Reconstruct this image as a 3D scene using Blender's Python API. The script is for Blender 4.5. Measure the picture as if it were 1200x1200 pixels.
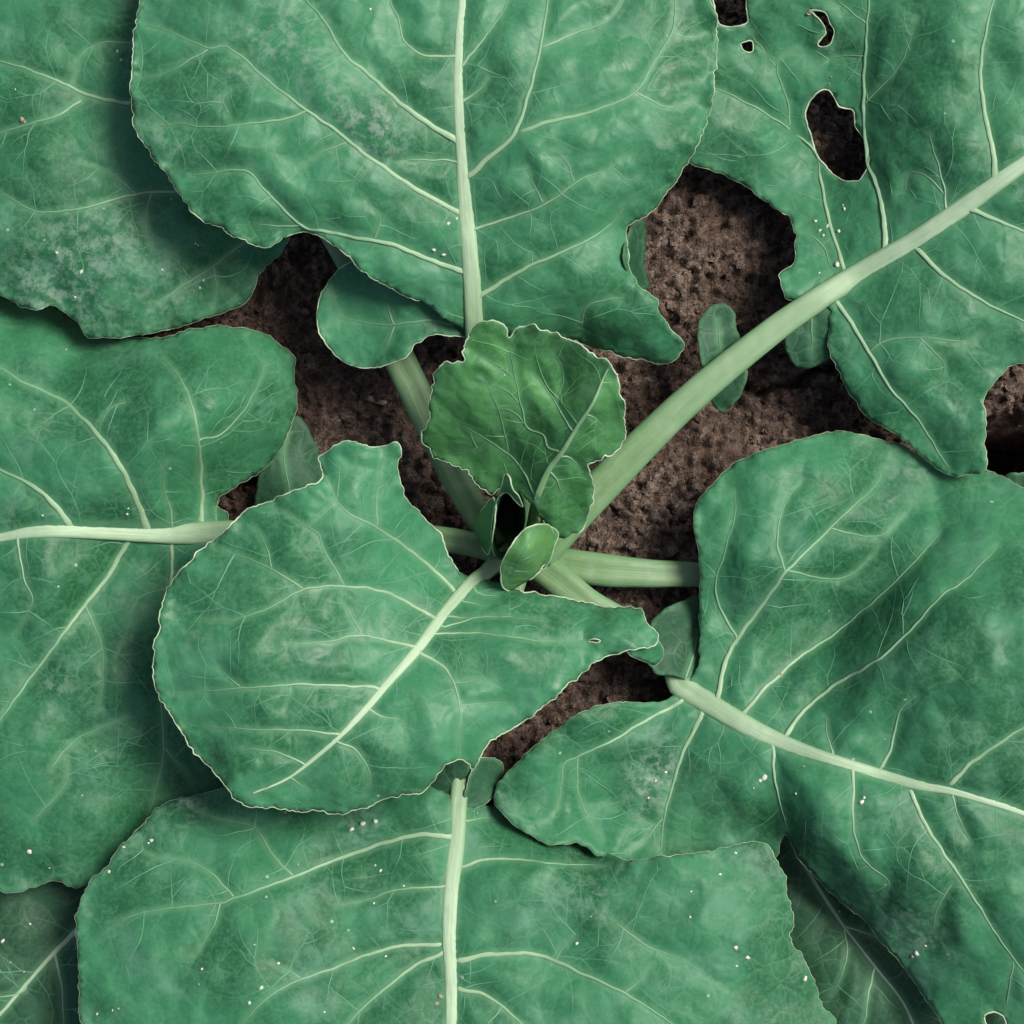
import bpy, bmesh, math, random
import numpy as np
from mathutils import Vector
from mathutils.geometry import delaunay_2d_cdt

for o in list(bpy.data.objects):
    bpy.data.objects.remove(o, do_unlink=True)
scene = bpy.context.scene
COL = scene.collection

# ------------------------------------------------------------------ camera
CAM_H = 1.40          # metres above the soil
FOVW = 0.40           # picture width per metre of distance
cam_d = bpy.data.cameras.new('camera')
cam = bpy.data.objects.new('camera', cam_d)
COL.objects.link(cam)
cam.location = (0, 0, CAM_H)
cam.rotation_euler = (0, 0, 0)
cam_d.sensor_width = 36
cam_d.lens = 36 / FOVW
cam_d.clip_start = 0.01
cam_d.clip_end = 200
scene.camera = cam

# ------------------------------------------------------------------ sky, sun, exposure (soft overcast daylight)
SUN_EL, SUN_AZ = math.radians(56), math.radians(62)   # azimuth from +Y (top of picture), clockwise
world = bpy.data.worlds.new('World')
scene.world = world
world.use_nodes = True
wn = world.node_tree.nodes
wl = world.node_tree.links
bg = wn['Background']
sky = wn.new('ShaderNodeTexSky')
sky.sky_type = 'NISHITA'
sky.sun_disc = False
sky.sun_elevation = SUN_EL
sky.sun_rotation = SUN_AZ
sky.air_density = 1.0
sky.dust_density = 4.0
wl.new(sky.outputs[0], bg.inputs[0])
bg.inputs[1].default_value = 0.065
sun_d = bpy.data.lights.new('sun', 'SUN')
sun_d.energy = 2.3
sun_d.angle = math.radians(24)
sun_d.color = (1.0, 0.96, 0.9)
sun = bpy.data.objects.new('sun', sun_d)
COL.objects.link(sun)
sd = Vector((math.sin(SUN_AZ) * math.cos(SUN_EL), math.cos(SUN_AZ) * math.cos(SUN_EL), math.sin(SUN_EL)))
sun.rotation_euler = sd.to_track_quat('Z', 'Y').to_euler()
sun.location = sd * 5
scene.view_settings.view_transform = 'Standard'
scene.view_settings.look = 'None'
scene.view_settings.gamma = 1.0
scene.view_settings.use_curve_mapping = False
scene.view_settings.exposure = 0.82
scene.cycles.max_bounces = 5
scene.cycles.diffuse_bounces = 2
scene.cycles.glossy_bounces = 2
scene.cycles.transmission_bounces = 3
scene.cycles.caustics_reflective = False
scene.cycles.caustics_refractive = False

# ------------------------------------------------------------------ helpers
RNG = np.random.RandomState(7)
_perm = np.random.RandomState(3).permutation(512)
_perm = np.concatenate([_perm, _perm])
_ang = np.random.RandomState(5).rand(1024) * 2 * np.pi
_gx, _gy = np.cos(_ang), np.sin(_ang)


def perlin(x, y, seed=0):
    x = np.asarray(x, float) + seed * 17.31
    y = np.asarray(y, float) - seed * 9.77
    xi = np.floor(x).astype(int); yi = np.floor(y).astype(int)
    xf = x - xi; yf = y - yi
    u = xf * xf * xf * (xf * (xf * 6 - 15) + 10)
    v = yf * yf * yf * (yf * (yf * 6 - 15) + 10)

    def g(ix, iy, dx, dy):
        h = _perm[(_perm[ix & 511] + iy) & 511]
        return _gx[h] * dx + _gy[h] * dy
    a = g(xi, yi, xf, yf); b = g(xi + 1, yi, xf - 1, yf)
    c = g(xi, yi + 1, xf, yf - 1); d = g(xi + 1, yi + 1, xf - 1, yf - 1)
    return ((a + (b - a) * u) * (1 - v) + (c + (d - c) * u) * v) * 1.5


def fbm(x, y, oct=4, seed=0, gain=0.5):
    s = 0; a = 1.0; f = 1.0
    for k in range(oct):
        s = s + a * perlin(x * f, y * f, seed + k * 3)
        a *= gain; f *= 2.03
    return s


def lift(P, z):
    """plan position (1200 units across the plot) and height in cm -> metres"""
    P = np.asarray(P, float); zz = np.asarray(z, float) * 0.01
    s = FOVW * (CAM_H - zz) / 1200.0
    return np.stack([(P[:, 0] - 600) * s, (600 - P[:, 1]) * s, zz + 0 * s], 1)


def catmull(pts, step=3.0, closed=False):
    pts = np.asarray(pts, float)
    n = len(pts)
    out = []
    rng = range(n) if closed else range(n - 1)
    for i in rng:
        if closed:
            p0, p1, p2, p3 = pts[i - 1], pts[i], pts[(i + 1) % n], pts[(i + 2) % n]
        else:
            p1, p2 = pts[i], pts[i + 1]
            p0 = pts[i - 1] if i > 0 else 2 * p1 - p2
            p3 = pts[i + 2] if i + 2 < n else 2 * p2 - p1
        L = np.linalg.norm((p2 - p1)[:2])
        k = max(1, int(round(L / step)))
        t = (np.arange(k) / k)[:, None]
        out.append(0.5 * ((2 * p1) + (p2 - p0) * t + (2 * p0 - 5 * p1 + 4 * p2 - p3) * t ** 2
                          + (3 * p1 - p0 - 3 * p2 + p3) * t ** 3))
    if not closed:
        out.append(pts[-1:])
    return np.concatenate(out)


def in_poly(P, poly):
    P = np.asarray(P, float); inside = np.zeros(len(P), bool)
    x1, y1 = poly[:, 0], poly[:, 1]
    x2, y2 = np.roll(x1, -1), np.roll(y1, -1)
    for s in range(0, len(P), 4000):
        px = P[s:s + 4000, 0][:, None]; py = P[s:s + 4000, 1][:, None]
        c = (y1 > py) != (y2 > py)
        xx = (x2 - x1) * (py - y1) / np.where(y2 == y1, 1e-9, y2 - y1) + x1
        inside[s:s + 4000] = (np.sum(c & (px < xx), 1) % 2) == 1
    return inside


def seg_dist(P, A, B, W=None):
    P = np.asarray(P, float); out = np.full(len(P), 1e9)
    if len(A) == 0:
        return out
    D = B - A; LL = np.maximum((D ** 2).sum(1), 1e-9)
    for s in range(0, len(P), 4000):
        Q = P[s:s + 4000]
        t = ((Q[:, None, 0] - A[:, 0]) * D[:, 0] + (Q[:, None, 1] - A[:, 1]) * D[:, 1]) / LL
        t = np.clip(t, 0, 1)
        dx = Q[:, None, 0] - A[:, 0] - t * D[:, 0]
        dy = Q[:, None, 1] - A[:, 1] - t * D[:, 1]
        if W is None:
            out[s:s + 4000] = np.sqrt((dx * dx + dy * dy).min(1))
        else:
            out[s:s + 4000] = np.maximum((np.sqrt(dx * dx + dy * dy) - W).min(1), 0)
    return out


class TPS:
    def __init__(self, ctrl, lam=2e-4):
        c = np.asarray(ctrl, float)
        self.X = c[:, :2] / 300.0
        n = len(c)
        r = np.linalg.norm(self.X[:, None] - self.X[None], axis=2)
        K = self.k(r) + lam * np.eye(n)
        Pm = np.concatenate([np.ones((n, 1)), self.X], 1)
        M = np.zeros((n + 3, n + 3)); M[:n, :n] = K; M[:n, n:] = Pm; M[n:, :n] = Pm.T
        self.w = np.linalg.solve(M, np.concatenate([c[:, 2], np.zeros(3)]))

    @staticmethod
    def k(r):
        return np.where(r > 1e-9, r * r * np.log(np.maximum(r, 1e-9)), 0)

    def __call__(self, P):
        Q = np.asarray(P, float)[:, :2] / 300.0
        r = np.linalg.norm(Q[:, None] - self.X[None], axis=2)
        return self.k(r) @ self.w[:-3] + self.w[-3] + Q @ self.w[-2:]


def mesh_obj(name, V, F, mat, parent=None, smooth=True, attrs=None):
    me = bpy.data.meshes.new(name)
    me.from_pydata([tuple(v) for v in V], [], [tuple(int(i) for i in f) for f in F])
    if smooth:
        me.polygons.foreach_set('use_smooth', [True] * len(me.polygons))
    if attrs:
        for k, a in attrs.items():
            at = me.attributes.new(k, 'FLOAT', 'POINT')
            at.data.foreach_set('value', np.asarray(a, np.float32))
    me.materials.append(mat)
    me.update()
    o = bpy.data.objects.new(name, me)
    COL.objects.link(o)
    if parent:
        o.parent = parent
    return o


def tube_geo(C, rw, rh, sides=8, power=1.0):
    """tube along 3D path C with half width rw and half height rh; returns V, F"""
    C = np.asarray(C, float); n = len(C)
    T = np.gradient(C, axis=0); T /= np.maximum(np.linalg.norm(T, axis=1)[:, None], 1e-9)
    up = np.array([0, 0, 1.0])
    S = np.cross(T, up); S /= np.maximum(np.linalg.norm(S, axis=1)[:, None], 1e-9)
    N = np.cross(S, T)
    a = np.arange(sides) / sides * 2 * np.pi
    V = (C[:, None] + S[:, None] * (np.cos(a)[None, :, None] * rw[:, None, None])
         + N[:, None] * (np.sin(a)[None, :, None] * rh[:, None, None])).reshape(-1, 3)
    F = []
    for i in range(n - 1):
        for j in range(sides):
            k = (j + 1) % sides
            F.append((i * sides + j, i * sides + k, (i + 1) * sides + k, (i + 1) * sides + j))
    F.append(tuple(range(sides))[::-1])
    F.append(tuple((n - 1) * sides + j for j in range(sides)))
    return V, F


# ------------------------------------------------------------------ materials
def new_mat(name):
    m = bpy.data.materials.new(name); m.use_nodes = True
    nt = m.node_tree
    return m, nt, nt.nodes, nt.links, nt.nodes['Principled BSDF']


def N(nodes, typ, **kw):
    n = nodes.new(typ)
    for k, v in kw.items():
        setattr(n, k, v)
    return n


def mixc(nt, fac, a, b, blend='MIX'):
    n = nt.nodes.new('ShaderNodeMix'); n.data_type = 'RGBA'; n.blend_type = blend
    for sock, val in ((n.inputs[0], fac), (n.inputs[6], a), (n.inputs[7], b)):
        if hasattr(val, 'links'):
            nt.links.new(val, sock)
        elif isinstance(val, tuple):
            sock.default_value = (*val, 1)
        else:
            sock.default_value = val
    return n.outputs[2]


def math_n(nt, op, a, b=None, clamp=False):
    n = nt.nodes.new('ShaderNodeMath'); n.operation = op; n.use_clamp = clamp
    for i, v in enumerate((a, b)):
        if v is None:
            continue
        if hasattr(v, 'links'):
            nt.links.new(v, n.inputs[i])
        else:
            n.inputs[i].default_value = v
    return n.outputs[0]


def maprange(nt, v, a, b, c=0.0, d=1.0):
    n = nt.nodes.new('ShaderNodeMapRange'); n.interpolation_type = 'SMOOTHSTEP'
    nt.links.new(v, n.inputs[0])
    for i, x in enumerate((a, b, c, d)):
        n.inputs[i + 1].default_value = x
    return n.outputs[0]


def noise(nt, vec, scale, detail=3, rough=0.5):
    n = nt.nodes.new('ShaderNodeTexNoise')
    n.inputs['Scale'].default_value = scale
    n.inputs['Detail'].default_value = detail
    n.inputs['Roughness'].default_value = rough
    nt.links.new(vec, n.inputs['Vector'])
    return n


def leaf_material(name, dark, mid, pale, dust=0.5, speck=0.5, rough=0.5, shift=0.0, net=1.0):
    m, nt, nodes, links, bsdf = new_mat(name)
    tc = nodes.new('ShaderNodeTexCoord')
    mp = nodes.new('ShaderNodeMapping'); mp.inputs['Location'].default_value = (shift, shift * .7, 0)
    links.new(tc.outputs['Object'], mp.inputs[0])
    vec = mp.outputs[0]
    def attr(nm):
        return N(nodes, 'ShaderNodeAttribute', attribute_name=nm).outputs['Fac']
    cw = nodes.new('ShaderNodeCombineXYZ'); links.new(attr('warp_x'), cw.inputs[0]); links.new(attr('warp_y'), cw.inputs[1])
    wv = nodes.new('ShaderNodeVectorMath'); wv.operation = 'ADD'
    links.new(cw.outputs[0], wv.inputs[0]); links.new(vec, wv.inputs[1])
    wvec = wv.outputs[0]
    n2 = noise(nt, vec, 80, 4, 0.7)
    n3 = noise(nt, vec, 420, 1, 0.7)
    c = mixc(nt, maprange(nt, attr('tone'), -0.45, 0.45), dark, mid)
    c = mixc(nt, math_n(nt, 'MULTIPLY', maprange(nt, n2.outputs[0], 0.40, 0.78), 0.36), c, pale)
    c = mixc(nt, math_n(nt, 'MULTIPLY', maprange(nt, n3.outputs[0], 0.4, 0.75), 0.4), c, pale)
    # fine reticulate veins
    v1 = N(nodes, 'ShaderNodeTexVoronoi', feature='DISTANCE_TO_EDGE'); v1.inputs['Scale'].default_value = 95
    links.new(wvec, v1.inputs['Vector'])
    v2 = N(nodes, 'ShaderNodeTexVoronoi', feature='DISTANCE_TO_EDGE'); v2.inputs['Scale'].default_value = 300
    links.new(wvec, v2.inputs['Vector'])
    breakup = maprange(nt, attr('net_amount'), -0.2, 0.35)
    l1 = math_n(nt, 'MULTIPLY', maprange(nt, v1.outputs['Distance'], 0.0, 0.055, 1, 0), breakup)
    l2 = maprange(nt, v2.outputs['Distance'], 0.0, 0.10, 1, 0)
    veinc = (0.13, 0.30, 0.15)
    c = mixc(nt, math_n(nt, 'MULTIPLY', l1, 0.30 * net), c, veinc)
    c = mixc(nt, math_n(nt, 'MULTIPLY', l2, 0.13 * net), c, veinc)
    # paler tissue along the big veins
    at = N(nodes, 'ShaderNodeAttribute', attribute_name='vein_distance')
    c = mixc(nt, maprange(nt, at.outputs['Fac'], 0.0, 8.0, 0.5, 0.0), c, (0.12, 0.30, 0.15))
    ae = N(nodes, 'ShaderNodeAttribute', attribute_name='edge_distance')
    c = mixc(nt, maprange(nt, ae.outputs['Fac'], 0.0, 7.0, 0.35, 0.0), c, (0.12, 0.28, 0.14))
    # dried dust and soil splash with its own patches
    ad = N(nodes, 'ShaderNodeAttribute', attribute_name='dust')
    dn = noise(nt, vec, 160, 3, 0.75)
    dmask = math_n(nt, 'MULTIPLY', ad.outputs['Fac'], maprange(nt, dn.outputs[0], 0.44, 0.66))
    c = mixc(nt, math_n(nt, 'MULTIPLY', dmask, 0.5, True), c, (0.30, 0.40, 0.33))
    c = mixc(nt, math_n(nt, 'MULTIPLY', math_n(nt, 'MULTIPLY', maprange(nt, attr('bloom'), 0.05, 1.0), maprange(nt, dn.outputs[0], 0.35, 0.62, 0.25, 1.0)), dust), c, (0.105, 0.28, 0.175))
    # pale flecks
    vs = N(nodes, 'ShaderNodeTexVoronoi', feature='F1'); vs.inputs['Scale'].default_value = 120
    links.new(vec, vs.inputs['Vector'])
    sepc = nodes.new('ShaderNodeSeparateColor'); links.new(vs.outputs['Color'], sepc.inputs[0])
    thr = maprange(nt, sepc.outputs[0], 1.0 - 0.35 * speck, 1.0, 0.0, 0.11)
    sm = math_n(nt, 'LESS_THAN', vs.outputs['Distance'], thr)
    c = mixc(nt, math_n(nt, 'MULTIPLY', sm, 0.65), c, (0.45, 0.55, 0.40))
    links.new(c, bsdf.inputs['Base Color'])
    r = maprange(nt, n2.outputs[0], 0.3, 0.7, rough - 0.07, rough + 0.1)
    links.new(r, bsdf.inputs['Roughness'])
    bsdf.inputs['Specular IOR Level'].default_value = 0.33
    # relief
    h = math_n(nt, 'MULTIPLY', maprange(nt, v1.outputs['Distance'], 0, 0.3), 0.55)
    h = math_n(nt, 'ADD', h, math_n(nt, 'MULTIPLY', n2.outputs[0], 0.7))
    bp = nodes.new('ShaderNodeBump'); bp.inputs['Strength'].default_value = 0.5
    bp.inputs['Distance'].default_value = 0.0008
    links.new(h, bp.inputs['Height']); links.new(bp.outputs[0], bsdf.inputs['Normal'])
    tr = nodes.new('ShaderNodeBsdfTranslucent')
    tcol = mixc(nt, 0.5, c, (0.10, 0.36, 0.05))
    links.new(tcol, tr.inputs[0]); links.new(bp.outputs[0], tr.inputs['Normal'])
    ms = nodes.new('ShaderNodeMixShader'); ms.inputs[0].default_value = 0.2
    links.new(bsdf.outputs[0], ms.inputs[1]); links.new(tr.outputs[0], ms.inputs[2])
    links.new(ms.outputs[0], nodes['Material Output'].inputs[0])
    return m


def stalk_material(name, low, high, rough=0.45):
    m, nt, nodes, links, bsdf = new_mat(name)
    tc = nodes.new('ShaderNodeTexCoord')
    at = N(nodes, 'ShaderNodeAttribute', attribute_name='along')
    c = mixc(nt, at.outputs['Fac'], low, high)
    n = noise(nt, tc.outputs['Object'], 90, 4, 0.6)
    c = mixc(nt, math_n(nt, 'MULTIPLY', maprange(nt, n.outputs[0], 0.4, 0.7), 0.35), c,
             tuple(v * 0.72 for v in high))
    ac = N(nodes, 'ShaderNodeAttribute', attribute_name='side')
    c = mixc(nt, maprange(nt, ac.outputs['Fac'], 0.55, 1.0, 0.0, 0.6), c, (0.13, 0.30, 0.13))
    au = N(nodes, 'ShaderNodeAttribute', attribute_name='across'); av = N(nodes, 'ShaderNodeAttribute', attribute_name='length')
    cx = nodes.new('ShaderNodeCombineXYZ'); links.new(au.outputs['Fac'], cx.inputs[0]); links.new(av.outputs['Fac'], cx.inputs[1])
    n2 = noise(nt, cx.outputs[0], 1.0, 4, 0.65)
    c = mixc(nt, maprange(nt, n2.outputs[0], 0.38, 0.66, 0.0, 0.35), c, tuple(v * 0.6 for v in high))
    links.new(c, bsdf.inputs['Base Color'])
    bsdf.inputs['Roughness'].default_value = rough
    bsdf.inputs['Specular IOR Level'].default_value = 0.3
    bp = nodes.new('ShaderNodeBump'); bp.inputs['Strength'].default_value = 0.4
    bp.inputs['Distance'].default_value = 0.0008
    links.new(n2.outputs[0], bp.inputs['Height']); links.new(bp.outputs[0], bsdf.inputs['Normal'])
    return m


def plain_material(name, col, col2, scale, rough=0.6, bump=0.2):
    m, nt, nodes, links, bsdf = new_mat(name)
    tc = nodes.new('ShaderNodeTexCoord')
    n = noise(nt, tc.outputs['Object'], scale, 4, 0.6)
    links.new(mixc(nt, maprange(nt, n.outputs[0], 0.35, 0.65), col, col2), bsdf.inputs['Base Color'])
    bsdf.inputs['Roughness'].default_value = rough
    bp = nodes.new('ShaderNodeBump'); bp.inputs['Strength'].default_value = bump
    bp.inputs['Distance'].default_value = 0.001
    links.new(n.outputs[0], bp.inputs['Height']); links.new(bp.outputs[0], bsdf.inputs['Normal'])
    return m


def soil_material(name):
    m, nt, nodes, links, bsdf = new_mat(name)
    tc = nodes.new('ShaderNodeTexCoord'); v = tc.outputs['Object']
    n1 = noise(nt, v, 22, 3, 0.65); n2 = noise(nt, v, 190, 4, 0.75); n3 = noise(nt, v, 800, 2, 0.8)
    c = mixc(nt, maprange(nt, n1.outputs[0], 0.35, 0.68), (0.215, 0.148, 0.113), (0.44, 0.335, 0.27))
    c = mixc(nt, maprange(nt, n2.outputs[0], 0.38, 0.66, 0.0, 0.85), (0.095, 0.062, 0.047), c)
    c = mixc(nt, maprange(nt, n3.outputs[0], 0.58, 0.78, 0.0, 0.5), c, (0.46, 0.37, 0.31))
    links.new(c, bsdf.inputs['Base Color'])
    bsdf.inputs['Roughness'].default_value = 0.9
    bsdf.inputs['Specular IOR Level'].default_value = 0.2
    h = math_n(nt, 'ADD', math_n(nt, 'MULTIPLY', n2.outputs[0], 1.0), math_n(nt, 'MULTIPLY', n3.outputs[0], 0.4))
    bp = nodes.new('ShaderNodeBump'); bp.inputs['Strength'].default_value = 1.0
    bp.inputs['Distance'].default_value = 0.007
    links.new(h, bp.inputs['Height']); links.new(bp.outputs[0], bsdf.inputs['Normal'])
    return m


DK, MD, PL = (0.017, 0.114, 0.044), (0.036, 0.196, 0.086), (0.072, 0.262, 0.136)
M_OLD = leaf_material('old_leaf', DK, MD, PL, 0.45, 0.55, 0.5, 0.0)
M_DUSTY = leaf_material('dusty_leaf', DK, MD, PL, 0.65, 0.9, 0.54, 1.7)
M_MID = leaf_material('middle_leaf', (0.022, 0.136, 0.053), (0.044, 0.218, 0.098), (0.082, 0.280, 0.148), 0.35, 0.15, 0.46, 3.1)
M_YOUNG = leaf_material('young_leaf', (0.042, 0.18, 0.046), (0.074, 0.255, 0.072), (0.12, 0.33, 0.125), 0.10, 0.1, 0.46, 4.7, 1.5)
M_BUD = leaf_material('bud_leaf', (0.07, 0.22, 0.05), (0.11, 0.29, 0.075), (0.15, 0.35, 0.12), 0.0, 0.0, 0.48, 5.5, 1.5)
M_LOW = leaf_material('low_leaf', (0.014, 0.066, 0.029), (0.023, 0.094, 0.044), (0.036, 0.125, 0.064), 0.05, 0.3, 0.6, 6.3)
M_STALK = stalk_material('leaf_stalk', (0.105, 0.215, 0.075), (0.37, 0.51, 0.33))
M_STALKY = stalk_material('young_leaf_stalk', (0.14, 0.29, 0.09), (0.26, 0.45, 0.21))
M_VEIN = stalk_material('leaf_vein', (0.34, 0.48, 0.29), (0.12, 0.30, 0.16))
M_NET = plain_material('fine_vein', (0.050, 0.195, 0.102), (0.090, 0.252, 0.138), 30)
M_NETY = plain_material('young_fine_vein', (0.085, 0.27, 0.085), (0.13, 0.33, 0.12), 30)
M_VEINY = stalk_material('young_leaf_vein', (0.24, 0.42, 0.19), (0.11, 0.30, 0.11))
M_MARGIN = plain_material('leaf_margin', (0.28, 0.42, 0.24), (0.50, 0.58, 0.40), 45, 0.5)
M_SPECK = plain_material('pale_speck', (0.62, 0.64, 0.52), (0.45, 0.48, 0.36), 200, 0.8)
M_BROWN = plain_material('brown_scar', (0.35, 0.27, 0.17), (0.22, 0.17, 0.10), 200, 0.8)
M_SOIL = soil_material('soil')
M_STRAW = plain_material('straw', (0.36, 0.29, 0.20), (0.25, 0.20, 0.13), 200, 0.8)

# ------------------------------------------------------------------ soil
def soil_height(x, y):
    """metres; x, y in metres"""
    h = 0.013 + 0.008 * fbm(x * 9, y * 9, 3, 2)
    h = h + 0.011 * np.exp(-((x - 0.155) ** 2 + (y - 0.22) ** 2) / 0.06 ** 2)     # mound added under the chewed leaf to brighten the soil in its holes
    r = 1 - np.abs(fbm(x * 42, y * 42, 4, 11, 0.55))
    h = h + 0.0075 * (r - 0.6)
    h = h + 0.0060 * np.abs(fbm(x * 80, y * 80, 4, 23, 0.65)) + 0.0036 * fbm(x * 240, y * 240, 2, 29, 0.7)
    # drying cracks, plus a pit added to read as black shade
    for pts, wd, dp in CRACKS_AND_SHADE_PIT:
        d = seg_dist(np.stack([x + 0.004 * perlin(x * 90, y * 90, 5), y + 0.004 * perlin(x * 90, y * 90, 8)], 1),
                     pts[:-1], pts[1:])
        h = h - dp * np.exp(-(d / wd) ** 2)
    return h


def ground_xy(pts):
    return lift(np.asarray(pts, float), np.zeros(len(pts)))[:, :2]


CRACKS_AND_SHADE_PIT = [
    (ground_xy([(868, 452), (890, 458), (925, 452), (948, 438), (985, 428), (1030, 445)]), 0.0022, 0.016),
    (ground_xy([(885, 462), (905, 480), (935, 492), (960, 500)]), 0.0015, 0.007),
    (ground_xy([(780, 300), (830, 330), (900, 330)]), 0.0016, 0.006),
    (ground_xy([(1150, 470), (1180, 468), (1230, 480)]), 0.0015, 0.008),
    (ground_xy([(1150, 536), (1260, 534)]), 0.0130, 0.16),  # deep pit added to stand in for a black shaded area
]


def build_soil():
    fine = np.arange(-0.34, 0.3401, 0.0016)
    outer = np.array([0.36, 0.4, 0.48, 0.6, 0.8, 1.1, 1.6, 2.5, 4, 7, 12, 25, 60])
    g = np.concatenate([-outer[::-1], fine, outer])
    X, Y = np.meshgrid(g, g, indexing='ij')
    x, y = X.ravel(), Y.ravel()
    fade = np.clip((0.5 - np.maximum(np.abs(x), np.abs(y))) / 0.12, 0, 1)
    z = np.zeros_like(x)
    s = fade > 0
    z[s] = soil_height(x[s], y[s]) * fade[s]
    n = len(g)
    V = np.stack([x, y, z], 1)
    i = np.arange(n - 1)
    I, J = np.meshgrid(i, i, indexing='ij')
    a = (I * n + J).ravel()
    F = np.stack([a, a + n, a + n + 1, a + 1], 1)
    me = bpy.data.meshes.new('soil')
    me.vertices.add(len(V)); me.vertices.foreach_set('co', V.ravel())
    me.loops.add(F.size); me.loops.foreach_set('vertex_index', F.ravel())
    me.polygons.add(len(F)); me.polygons.foreach_set('loop_start', np.arange(0, F.size, 4))
    me.polygons.foreach_set('loop_total', np.full(len(F), 4))
    me.polygons.foreach_set('use_smooth', np.ones(len(F), bool))
    me.update(calc_edges=True); me.validate()
    me.materials.append(M_SOIL)
    o = bpy.data.objects.new('soil', me); COL.objects.link(o)
    o['kind'] = 'structure'
    # loose crumbs
    bm = bmesh.new(); bmesh.ops.create_icosphere(bm, subdivisions=1, radius=1)
    base = np.array([v.co[:] for v in bm.verts]); fac = [[v.index for v in f.verts] for f in bm.faces]
    bm.free()
    rs = np.random.RandomState(21)
    k = 11000
    px = (rs.rand(k) - .5) * 0.62; py = (rs.rand(k) - .5) * 0.62
    keep = perlin(px * 14, py * 14, 31) + 0.35 * rs.randn(k) > -0.15
    px, py = px[keep], py[keep]
    zz = soil_height(px, py)
    VV, FF = [], []
    for q in range(len(px)):
        r = 0.0008 + 0.0024 * rs.rand() ** 3 + (0.003 * rs.rand() if rs.rand() < 0.08 else 0)
        b = base * (1 + 0.35 * rs.randn(len(base), 1).clip(-1, 1)) * r * np.array([1 + .4 * rs.rand(), 1, .55 + .3 * rs.rand()])
        t = rs.rand() * 6.28
        R = np.array([[math.cos(t), -math.sin(t), 0], [math.sin(t), math.cos(t), 0], [0, 0, 1]])
        b = b @ R.T + [px[q], py[q], zz[q] + r * 0.15]
        off = len(VV) * len(base)
        VV.append(b); FF += [[i + off for i in f] for f in fac]
    c = mesh_obj('soil_crumbs', np.concatenate(VV), FF, M_SOIL, None, smooth=False)
    c['kind'] = 'stuff'; c['label'] = 'loose brown crumbs scattered over the bare soil'; c['category'] = 'soil crumbs'


build_soil()

# ------------------------------------------------------------------ the plant
plant = bpy.data.objects.new('cabbage_plant', None)
COL.objects.link(plant)
plant.location = (0, 0, 0)
plant.empty_display_size = 0.05
plant['label'] = 'young leafy green cabbage plant with broad pale-veined leaves growing from bare brown soil'
plant['category'] = 'cabbage plant'


def px_size(z):
    return FOVW * (CAM_H - z * 0.01) / 1200.0


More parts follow.
